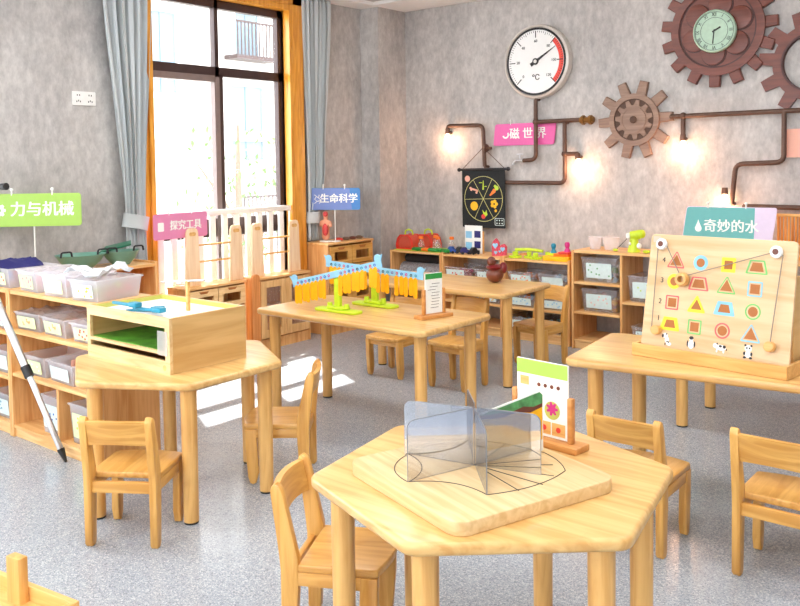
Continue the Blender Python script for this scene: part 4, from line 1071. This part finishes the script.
# anatomy figure
an = thing('anatomy_figure', 'small red and tan human anatomy torso on the corner cabinet', 'model', (-4.76, 4.885, .733))
def skin(name, verts, edges, mat, parent, sub=2):
    me = bpy.data.meshes.new(name); me.from_pydata([v[:3] for v in verts], edges, []); o = bpy.data.objects.new(name, me); C.objects.link(o); o.parent = parent
    me.materials.append(M[mat]); sk = o.modifiers.new('s', 'SKIN')
    for i, v in enumerate(verts): me.skin_vertices[0].data[i].radius = (v[3], v[4] if len(v) > 4 else v[3])
    me.skin_vertices[0].data[0].use_root = True
    sb = o.modifiers.new('ss', 'SUBSURF'); sb.levels = sub; sb.render_levels = sub; sk.use_smooth_shade = True
    return o
skin('torso', [(0, 0, .01, .038, .03), (0, 0, .06, .036, .028), (0, 0, .11, .034, .026), (0, 0, .155, .042, .026), (0, 0, .18, .014), (0, 0, .2, .018), (0, -.002, .225, .026, .028), (0, 0, .25, .016), (.045, 0, .158, .018), (.058, 0, .12, .013), (-.045, 0, .158, .018), (-.058, 0, .12, .013)],
     [(0, 1), (1, 2), (2, 3), (3, 4), (4, 5), (5, 6), (6, 7), (3, 8), (8, 9), (3, 10), (10, 11)], 'skintan', an)
MB().sph((0.012, -.018, .1), .03, (1, .7, 1.7)).sph((.012, -.014, .225), .02, (1, .9, 1.1)).make('inner_organs', 'skinpink', an)
MB().box(-.045, .045, -.03, .03, 0, .012, .003).make('stand', 'paper', an)

# ------------------------------------------------------------------ box on the left table
bx = thing('light_box', 'pale wooden box with an open slot and green striped floor on the left table', 'box', (-3.03, 2.13, ZL))
hw, hd, H = .292, .19, .218
b = MB()
b.ring([(-hw, 0), (hw, 0), (hw, H), (-hw, H)], [(-hw+.022, .05), (hw-.03, .05), (hw-.03, H-.04), (-hw+.022, H-.04)], hd-.014, hd, mat=FACE)
b.make('front_panel', 'maple', bx)
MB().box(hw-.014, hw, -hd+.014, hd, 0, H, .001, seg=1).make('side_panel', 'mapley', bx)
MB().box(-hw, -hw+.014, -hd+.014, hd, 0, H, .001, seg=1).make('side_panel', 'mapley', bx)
MB().box(-hw+.014, hw-.014, hd-.012, hd, 0, H, .001, seg=1).make('back_panel', 'maple', bx)
MB().box(-hw+.014, hw-.014, -hd+.014, hd-.012, .078, .086).make('floor_panel', 'grass', bx)
MB().box(-hw+.014, hw-.014, -hd+.0002, -hd+.014, .072, .084).make('front_strip', 'maple', bx)
MB().box(-hw+.014, hw-.014, -hd+.014, hd-.012, .004, .010).make('bottom_panel', 'darkhole', bx)
MB().box(-hw+.014, hw-.014, -hd+.014, hd-.012, H-.028, H-.02).make('top_plate', 'white', bx)
b = MB()
b.box(-hw+.014, hw-.014, hd-.02, hd-.012, H-.02, H-.003).box(-hw+.014, -hw+.022, -hd+.014, hd-.02, H-.02, H-.003).box(hw-.022, hw-.014, -hd+.014, hd-.02, H-.02, H-.003)
b.make('inner_rim', 'boxgreen', bx)
MB().box(hw-.075, hw-.012, -hd-.004, -hd-.0005, .07, .165, .001, seg=1).make('acrylic_gate', 'bin', bx)
MB().prism(circ(.011, 16, hw-.035, .022), 0, .0008, mat=Matrix.Translation((0, -hd-.0002, 0)) @ FACE).make('round_mark', 'tray', bx)
ts = thing('toy_crane', 'wooden upright with a grey cross stick standing in the pale box', 'toy', (-2.925, 2.17, ZL+H-.02)); ts.scale = (1, 1, .95)
MB().box(-.007, .007, -.007, .007, 0, .135, .001, seg=1).make('upright', 'tray', ts)
MB().box(-.17, .13, -.006, .006, .128, .136, .002, mat=Matrix.Rotation(R(-6), 4, 'Y')).make('cross_stick', 'steel', ts)
for i, (x, y, a, m, lb) in enumerate([(-3.06, 2.05, .35, 'teal', 'blue toy spanner lying longest in the pale box'), (-2.99, 2.02, .1, 'teal', 'short blue toy tool beside the crane upright'), (-3.12, 2.0, .02, 'teal', 'blue green toy stick at the front edge of the pale box')]):
    o = MB().box(-.09, .06, -.008, .008, 0, .012, .003).box(.04, .09, -.018, .018, 0, .02, .004).make('toy_tool', m); o.location = (x, y, ZL+H-.02+.001+i*.013); o.rotation_euler = (0, R(-4 if i == 0 else 0), a); tag(o, lb, 'toy tool', 'blue toy tools in the pale box')

# ------------------------------------------------------------------ number balances
def balance(label, x, y, tilt, L, seed):
    o = thing('number_balance', label, 'toy balance', (x, y, ZM), 0, 'number balances')
    zb = .20
    MB().prism(rrect(.30, .085, .03), 0, .014, .004).box(-.06, .06, -.03, .03, .014, .03, .006).cyl((-.06, 0, .02), (-.06, 0, .045), .014, seg=14).cyl((.06, 0, .02), (.06, 0, .045), .014, seg=14).make('foot', 'lime', o)
    MB().box(-.02, .02, -.012, .012, .02, zb+.02, .005).make('post', 'lime', o)
    bm_ = bpy.data.objects.new('beam', None)
    P = [(-L/2, -.018), (L/2, -.018), (L/2, .018), (-L/2, .018)]
    be = MB().prism(P, .014, .022, .002, mat=FACE, seg=1)
    for s in (-1, 1):
        be.prism(circ(.022, 16, s*(L/2-.02), .028), .0145, .0215, mat=FACE).prism([(s*(L/2-.03), .03), (s*(L/2+.014), .046), (s*(L/2-.005), .01)][::s], .015, .021, mat=FACE)
    be = be.make('beam', 'lblue', o); be.location = (0, 0, zb); be.rotation_euler = (0, -tilt, 0)
    cols = ['purple', 'red', 'blue', 'magenta', 'ink', 'teal']
    n = 20
    for i in range(n):
        if i in (9, 10) : continue
        u = (i+.5)/n*(L-.06)-(L-.06)/2
        MB().ring(circ(.0075, 10, u, 0), circ(.004, 10, u, 0), .022, .024, mat=FACE).make('number_mark', cols[(i+seed) % 6], be)
        if (i*7+seed) % 9 == 3: continue
        z = zb+u*math.tan(tilt)
        ww = .014; dp = .003*(i % 2); dl = [0, .004, -.003, .006][i % 4]
        MB().prism([(-ww, -.098-dl), (-ww*.6, -.106-dl), (ww*.6, -.106-dl), (ww, -.098-dl), (ww, -.016), (ww*.4, -.004), (-ww*.4, -.004), (-ww, -.016)], .023, .027, .001, mat=Matrix.Translation((u, -dp, z-.006)) @ FACE, seg=1).make('weight_tag', 'yelord', o)
    return o
balance('number balance tilted down towards the window with yellow tags', -3.062, 3.225, R(13.5), .66, 1)
balance('number balance nearly level behind the tilted one', -3.022, 3.475, R(-2.2), .70, 4)

def card_stand(label, x, y, z, rz, w, h, plate, deco):
    o = thing('card_stand', label, 'card stand', (x, y, z), rz, 'wooden card stands')
    MB().box(-w/2-.045, w/2+.045, -.035, .035, 0, .018, .003).make('stand_base', 'stand', o)
    for s in (-1, 1): MB().box(s*(w/2+.008)-.008, s*(w/2+.008)+.008, -.009, .009, .018, .145, .003).make('upright', 'stand', o)
    cd = MB().box(-w/2, w/2, -.003, .003, .022, h, .001, seg=1).make('card', 'paper', o)
    deco(cd, w, h)
    return o
def deco1(cd, w, h):
    MB().box(-w/2+.001, w/2-.001, -.0042, -.003, h-.03, h-.002).make('green_band', 'green', cd)
    b = MB(); rr = random.Random(5)
    for i in range(9):
        z = .05+i*.015; x = rr.uniform(-.014, .014); b.box(x-.025, x+.025, -.004, -.003, z, z+.002, mat=Matrix.Translation((0, 0, 0)))
    b.make('line_drawing', 'ink', cd)
def deco2(cd, w, h):
    MB().box(-w/2+.001, w/2-.001, -.0042, -.003, h-.042, h-.001).make('green_band', 'sgreen', cd)
    b = MB()
    for i in range(4): b.prism(circ(.006, 8, -.01+i*.022, h-.068), .003, .004, mat=FACE)
    b.make('small_icons', 'turkey', cd)
    MB().prism(circ(.026, 20, .035, .10), .003, .0038, mat=FACE).make('plate_picture', 'boxgreen', cd)
    MB().prism(gearpoly(7, .02, .012, .009, .006), .0038, .0045, mat=Matrix.Translation((.035, 0, .105)) @ FACE).make('flower_picture', 'magenta', cd)
    MB().box(-.012, .03, -.004, -.003, .03, .066).box(.034, .078, -.004, -.003, .03, .066).make('photo_picture', 'tray', cd)
    MB().prism(circ(.008, 10, .008, .048), .004, .0046, mat=FACE).prism(circ(.008, 10, .056, .048), .004, .0046, mat=FACE).make('berry_picture', 'red', cd)
    MB().box(-.075, -.045, -.004, -.003, h-.075, h-.05).make('cork_picture', 'tray', cd)
    MB().box(-.07, -.04, -.004, -.003, .085, .12).make('cork_picture', 'tray', cd)
card_stand('wooden stand holding a line drawing card beside the number balances', -2.55, 3.38, ZM, R(76), .11, .225, 0, deco1)
card_stand('wooden stand holding a flower picture card at the back of the nearest table', -1.20, 2.10, ZF, R(-6), .175, .235, 0, deco2)

# ------------------------------------------------------------------ brown bird figure
tk = thing('bird_figure', 'glossy brown toy turkey figure on the table before the back shelves', 'figure', (-2.985, 4.62, ZFAR), R(25))
MB().sph((0, 0, .05), .058, (1, 1, .88)).sph((.035, 0, .085), .036).make('body', 'turkey', tk)
MB().lathe([(0, .075), (.045, .085), (.06, .1), (.04, .115), (0, .12)]).make('scarf', 'darkred', tk)
MB().sph((-.02, -.01, .135), .03, (1, 1, 1.15)).cyl((-.02, -.035, .14), (-.02, -.06, .125), .008, .002).make('head', 'turkey', tk)
MB().sph((.055, .0, .095), .034, (.8, 1, 1.1)).make('tail', 'darkred', tk)

# ------------------------------------------------------------------ shape board
sb = thing('shape_board', 'upright pale wooden board of coloured shape cutouts with pulleys in a wooden tray', 'board game', (-1.09, 3.135, ZR), R(-7)); sb.scale = (1, 1, 1.015)
# tray: four rails
TW, TD, TH = .57, .25, .048
MB().box(-.32, .285, 0, .014, 0, TH, .002, seg=1).box(-.32, .285, TD-.014, TD, 0, TH, .002, seg=1).box(-.32, -.306, .014, TD-.014, 0, TH, .002, seg=1).box(.271, .285, .014, TD-.014, 0, TH, .002, seg=1).box(-.306, .271, .014, TD-.014, 0, .008).make('tray', 'tray', sb)
lean = math.atan2(.085, .43)
BM = Matrix.Translation((-.008, .022, .012)) @ Matrix.Rotation(-lean, 4, 'X') @ FACE
BW, BH = .578, .467
P = roundpoly([(-BW/2, 0), (BW/2, 0), (BW/2-.002, BH), (-BW/2+.002, BH)], .018)
pb = MB().prism(P, -.012, 0, .0015, mat=BM, seg=1).make('board_panel', 'plate', sb)
def bp(u, v): return ((u-.5)*BW, (1-v)*BH)
MB().box(BW/2-.05, BW/2-.03, .125, .2, .01, .34, .003).make('support', 'mapley', sb)
shp = {4: [('tri', 'red'), ('cir', 'lblue'), ('sq', 'yellow'), ('trap', 'green')], 3: [('cir', 'yellow'), ('trap', 'red'), ('tri', 'green'), ('sq', 'lblue')],
       2: [('sq', 'red'), ('tri', 'yellow'), ('trap', 'lblue'), ('cir', 'green')], 1: [('trap', 'yellow'), ('sq', 'green'), ('cir', 'red'), ('tri', 'lblue')]}
M['ocut_red'] = plain('OutlineRed', (214, 96, 96), .5); M['ocut_yellow'] = plain('OutlineYellow', (246, 212, 48), .5)
M['ocut_lblue'] = plain('OutlineBlue', (132, 192, 214), .5); M['ocut_green'] = plain('OutlineGreen', (116, 190, 104), .5)
def shape(kind, s):
    if kind == 'cir': return circ(s*.8, 24)
    if kind == 'sq': return [(-s*.75, -s*.75), (s*.75, -s*.75), (s*.75, s*.75), (-s*.75, s*.75)]
    if kind == 'tri': return [(-s*1.05, -s*.75), (s*1.05, -s*.75), (0, s*1.1)]
    return [(-s*1.15, -s*.7), (s*1.15, -s*.7), (s*.75, s*.7), (-s*.75, s*.7)]
US = [.205, .38, .57, .755]; VS = {4: .215, 3: .385, 2: .56, 1: .735}
for rw, lst in shp.items():
    for ci, (k, col) in enumerate(lst):
        x, y = bp(US[ci]-(4-rw)*.001, VS[rw]); T = BM @ Matrix.Translation((x, y, 0))
        solid = (k, col) in (('cir', 'lblue'), ('sq', 'yellow'), ('cir', 'yellow'), ('tri', 'yellow'), ('trap', 'yellow'), ('trap', 'lblue')) or rw in (1, 2) and col == 'yellow'
        so_, si = .0365, (.021 if solid else .0295)
        ob = MB().ring(roundpoly(shape(k, so_), .004, 3) if k != 'cir' else circ(so_*.8, 24), (roundpoly(shape(k, si), .002, 3) if k != 'cir' else circ(si*.8, 24)), 0, .0012, mat=T).make('shape_outline', 'ocut_'+col, pb)
        MB().prism(shape(k, .0225), .0, .0008, mat=T).make('shape_cutout', 'darkhole', pb)
for v, s in ((.215, '4'), (.385, '3'), (.56, '2'), (.70, '1')):
    x, y = bp(.115, v); o = text(s, .028, 'ink', pb, (0, 0, 0), name='row_number'); o.matrix_local = BM @ Matrix.Translation((x, y, .0008))
# animals: dog, penguin, cow, panda
def an_obj(name, u, white, black):
    x, y = bp(u, .865); T = BM @ Matrix.Translation((x, y, .0006))
    w_ = MB(); k_ = MB()
    for cx, cy, r, sx, sy in white: w_.prism([(cx+r*sx*math.cos(2*PI*i/16), cy+r*sy*math.sin(2*PI*i/16)) for i in range(16)], 0, .0008, mat=T)
    for cx, cy, r, sx, sy in black: k_.prism([(cx+r*sx*math.cos(2*PI*i/16), cy+r*sy*math.sin(2*PI*i/16)) for i in range(16)], .0008, .0015, mat=T)
    a = w_.make(name, 'white', pb); k_.make('black_marks', 'ink', a)
an_obj('dog_picture', .185, [(-.005, .014, .01, 1.2, 1), (.004, -.002, .009, 1, 1.4), (.013, -.016, .007, 1.5, 1)], [(-.014, .012, .005, .8, 1.4), (.001, .02, .003, 1, 1), (.006, -.008, .003, 1, 1), (-.002, -.018, .002, 1, 3), (.012, -.01, .002, 1, 2)])
an_obj('penguin_picture', .365, [(0, -.006, .012, 1, 1.3), (0, .014, .008, 1, 1)], [(0, .019, .009, 1, .7), (-.014, -.004, .005, .6, 2.4), (.014, -.004, .005, .6, 2.4), (-.003, .013, .0015, 1, 1), (.003, .013, .0015, 1, 1)])
an_obj('cow_picture', .56, [(.004, -.001, .014, 1.5, .75), (-.017, .004, .009, 1, 1), (-.01, -.014, .004, .8, 1.6), (.016, -.014, .004, .8, 1.6)], [(.003, .004, .005, 1.2, .9), (.018, .003, .006, 1, 1), (.027, -.006, .002, 1, 2), (-.018, .005, .0018, 1, 1), (-.01, .012, .003, 1, 1)])
an_obj('panda_picture', .745, [(0, .011, .012, 1.1, 1), (0, -.011, .011, 1.1, 1)], [(-.011, .021, .004, 1, 1), (.011, .021, .004, 1, 1), (-.005, .012, .003, 1, 1.2), (.005, .012, .003, 1, 1.2), (-.013, -.008, .004, 1, 1.7), (.013, -.008, .004, 1, 1.7), (-.011, -.022, .005, 1.2, .8), (.011, -.022, .005, 1.2, .8)])
x, y = bp(.05, .045); MB().prism(roundpoly([(x-.017, y-.012), (x+.012, y-.012), (x+.02, y), (x+.012, y+.012), (x-.017, y+.012)], .004), 0, .001, mat=BM).make('maker_mark', 'salmon', pb)
def on(u, v, h=.016):
    x, y = bp(u, v); return BM @ Vector((x, y, h))
for u, v in ((.095, .085), (.875, .09)):
    x, y = bp(u, v)
    q = MB().lathe([(.010, .002), (.019, .002), (.022, .006), (.018, .011), (.022, .016), (.019, .02), (.010, .02)], mat=BM @ Matrix.Translation((x, y, 0))).make('pulley', 'white', pb)
    MB().prism(circ(.011, 16), 0, .022, mat=BM @ Matrix.Translation((x, y, 0))).make('pulley_pin', 'turkey', q)
for u, v in ((.12, .80), (.885, .805)):
    x, y = bp(u, v); MB().prism(circ(.0185, 20), 0, .03, .004, mat=BM @ Matrix.Translation((x, y, 0))).make('pull_knob', M['tray'], pb)
x, y = bp(.275, .365)
MB().lathe([(.013, .004), (.024, .004), (.028, .018), (.023, .034), (.013, .034), (.012, .02), (.013, .004)], mat=BM @ Matrix.Translation((x, y, 0))).make('ring_marker', M['tleg'], pb)
b = MB()
for a, c in ((on(.075, .09), on(.085, .80)), (on(.14, .1), on(.255, .33)), (on(.30, .33), on(.85, .1)), (on(.92, .11), on(.885, .8))): b.tube([a, c], .0019, 6)
b.make('cord', plain('CordGrey', (138, 126, 114), .8), pb)

# ------------------------------------------------------------------ mirror board on the nearest table
mbd = thing('mirror_board', 'square pale wooden board engraved with curves under hinged mirror panels', 'board', (-1.183, 1.745, ZF), R(-18.5))
bb = MB().prism(rrect(.485, .485, .04, 6), 0, .033, .003).make('board_base', 'maple', mbd)
hx, hy = (-1.201+1.18), (1.759-1.73)
Rm = Matrix.Rotation(R(18.5), 3, 'Z')
def loc(px, py): v = Rm @ Vector((px+1.183, py-1.745, 0)); return v.x, v.y
hi = loc(-1.201, 1.759)
ends = [(-1.266, 1.566), (-1.385, 1.703), (-1.07, 1.614), (-1.034, 1.799), (-1.337, 1.91)]
E_ = [loc(*e) for e in ends]
b = MB()
def line(b, p, q, n=1): b.tube([(p[0], p[1], .0332), (q[0], q[1], .0332)], .0012, 6)
def poly(b, pts): b.tube([(x, y, .0332) for x, y in pts], .0012, 6)
def curve(p, q, bulge, n=14):
    p, q = Vector(p), Vector(q); m = (p+q)/2; d = (q-p); nrm = Vector((-d.y, d.x)).normalized()*bulge
    return [tuple((1-t)**2*p+2*t*(1-t)*(m+nrm)+t*t*q) for t in [i/n for i in range(n+1)]]
for e in E_: line(b, hi, e)
poly(b, curve(E_[0], E_[2], .07)); poly(b, curve(E_[1], E_[4], -.05)); poly(b, curve(E_[0], E_[1], .06))
aR = loc(-1.0, 1.86); aB = loc(-1.104, 1.943)
poly(b, [loc(-1.07, 1.614)]+[loc(-1.02+.03*math.sin(t), 1.66+.0*t) for t in ()]+curve(loc(-1.07, 1.614), aR, -.05)[1:]+curve(aR, aB, -.02)[1:]+curve(aB, E_[4], -.03)[1:])
for k in range(1, 5):
    u = k/5; px = -1.07+u*(-1.104+1.07)+.09*math.sin(PI*u); py = 1.614+u*(1.943-1.614); line(b, hi, loc(px, py))
b.make('engraved_line', 'ink', bb)
mp_ = thing('mirror_panel_set', 'five rounded smoky mirror panels hinged together standing on the square board', 'mirror', (-1.201, 1.759, ZF+.0335), 0)
def panel(ex, ey, h, mat='smoke'):
    dx, dy = ex+1.201, ey-1.759; L = math.hypot(dx, dy); a = math.atan2(dy, dx)
    T = Matrix.Rotation(a, 4, 'Z') @ FACE
    P = [(.006, 0), (L, 0), (L, h-.02)]+[(L-.02+.02*math.cos(R(t)), h-.02+.02*math.sin(R(t))) for t in range(15, 91, 15)]+[(.006, h)]
    o = MB().prism(P, -.0015, .0015, mat=T).make('mirror_panel', mat, mp_)
    e = MB().tube([T @ Vector((x, y, 0)) for x, y in P], .0014, 6).make('panel_edge', M['edgegrey'], o)
    return o, T, L
M['edgegrey'] = plain('PanelEdgeGrey', (120, 120, 124), .3)
for i, e in enumerate(ends[:4]): panel(*e, .148)
panel(-1.30, 1.87, .158)
dx, dy = -1.12+1.201, 1.96-1.759; L = math.hypot(dx, dy)
T = Matrix.Rotation(math.atan2(dy, dx), 4, 'Z') @ FACE
o = MB().prism([(.006, 0), (L, 0), (L, .15), (L-.012, .162), (.006, .128)], -.0015, .0015, mat=T).make('picture_panel', 'paper', mp_)
MB().prism([(.01, .03), (L-.003, .03), (L-.003, .118), (.01, .112)], .0016, .0022, mat=T).make('yellow_picture', 'yellow', o)
MB().prism([(.01, .124), (L-.012, .158), (L-.003, .15), (L-.003, .128), (L*.85, .122), (L*.7, .128), (L*.5, .118), (L*.3, .122)], .0022, .003, mat=T).make('tree_picture', plain('PaintedTreeGreen', (84, 150, 92), .6, var=.35, scale=50), o)
MB().prism([(.01, .124), (L*.3, .122), (L*.5, .118), (L*.7, .128), (L*.85, .122), (L-.003, .128), (L-.003, .118), (L*.8, .108), (L*.6, .116), (L*.4, .108), (.01, .114)], .0022, .0028, mat=T).make('trunk_picture', 'turkey', o)
MB().cyl((0, 0, 0), (0, 0, .15), .0022, seg=10).make('hinge', 'edgegrey', mp_)

# ------------------------------------------------------------------ tripod
tp = thing('camera_tripod', 'silver tripod with a black leg joint in front of the left shelf', 'tripod', (-4.40, 1.86, 0))
ap_ = Vector((0, 0, 1.22))
def tleg(fx, fy):
    f = Vector((fx, fy, .015)); d = ap_-f
    o = MB().tube([f+d*.31, ap_], [.018, .018], 8).make('upper_leg', 'steel', tp)
    MB().tube([f+d*.03, f+d*.33], .014, 8).make('lower_leg', 'steel', o)
    MB().tube([f+d*.295, f+d*.335], .022, 10).make('leg_clamp', 'black', o)
    MB().tube([Vector((fx*1.008, fy*1.02, 0)), f+d*.035], [.006, .018], 10).make('rubber_foot', 'black', o)
tleg(.757, .135); tleg(-.42, .1); tleg(.1, -.62)
MB().cyl((0, 0, 1.0), (0, 0, 1.30), .016).make('centre_column', 'steel', tp)
MB().box(-.05, .05, -.05, .05, 1.19, 1.25, .01).box(-.05, .05, -.04, .04, 1.30, 1.34, .01).make('head', 'black', tp)
MB().tube([(0, 0, 1.31), (.27, .05, 1.265), (.40, .08, 1.27)], [.006, .008, .018], 10).make('pan_handle', 'black', tp)

# ------------------------------------------------------------------ frame in the bottom left corner
fr = thing('wooden_rack', 'low wooden frame with a square upright cut by the near left corner of the photo', 'rack', (-2.137, 1.03, 0), R(8))
MB().box(-.026, .026, -.014, .014, 0, .352, .003).make('upright', 'tleg', fr)
MB().box(-.45, .20, .016, .034, .225, .27, .003).make('back_rail', 'tray', fr)
MB().box(.182, .2, -.30, .016, .225, .27, .003).make('side_rail', 'tray', fr)
MB().box(-.45, .182, -.30, .016, .225, .232).make('slatted_base', 'tray', fr)
for x, y in ((.18, -.28), (.18, .02), (-.43, -.28), (-.43, .02)): MB().box(x-.015, x+.015, y-.015, y+.015, 0, .225, .002, seg=1).make('leg', 'tleg', fr)

# ------------------------------------------------------------------ light
sun = bpy.data.lights.new('sun', 'SUN'); sun.energy = 14; sun.angle = R(.6); sun.color = (1, .95, .86)
so_ = bpy.data.objects.new('sun', sun); C.objects.link(so_)
so_.rotation_euler = Vector((1.47, -.72, -2.5)).to_track_quat('-Z', 'Y').to_euler()
def area(x, y, z, sx, sy, e, col=(1, .97, .93), rot=(0, 0, 0)):
    l = bpy.data.lights.new('fill_light', 'AREA'); l.shape = 'RECTANGLE'; l.size = sx; l.size_y = sy; l.energy = e; l.color = col
    o = bpy.data.objects.new('fill_light', l); C.objects.link(o); o.location = (x, y, z); o.rotation_euler = rot
for x in (-3.2, -1.2, .9):  # unseen fill lights added below the ceiling to brighten the room
    for y in (-.9, 1.4, 3.6): area(x, y, 2.82, .6, .6, 16)

wd = bpy.data.worlds.new('daylight'); S.world = wd; wd.use_nodes = True
nt = wd.node_tree; bg = nt.nodes['Background']
bg.inputs[0].default_value = (.93, .96, 1, 1); bg.inputs[1].default_value = 6

# ------------------------------------------------------------------ camera
cam = bpy.data.cameras.new('camera'); co = bpy.data.objects.new('camera', cam); C.objects.link(co)
yaw, pitch, roll = .6845, .0447, -.01404
cy_, sy_ = math.cos(yaw), math.sin(yaw)
fw = Vector((-sy_*math.cos(pitch), cy_*math.cos(pitch), -math.sin(pitch))); rt = Vector((cy_, sy_, 0)); up = rt.cross(fw)
r2 = math.cos(roll)*rt+math.sin(roll)*up; u2 = -math.sin(roll)*rt+math.cos(roll)*up
mw = Matrix((r2, u2, -fw)).transposed().to_4x4(); mw.translation = (0, 0, 1.35)
co.matrix_world = mw
cam.sensor_width = 36; cam.lens = 847.3/800*36; cam.shift_x = 0; cam.shift_y = -(303-202)/800
cam.clip_start = .05; cam.clip_end = 200
S.camera = co
S.view_settings.view_transform = 'Standard'; S.view_settings.look = 'None'; S.view_settings.gamma = 1; S.view_settings.use_curve_mapping = False
S.view_settings.exposure = 0.34
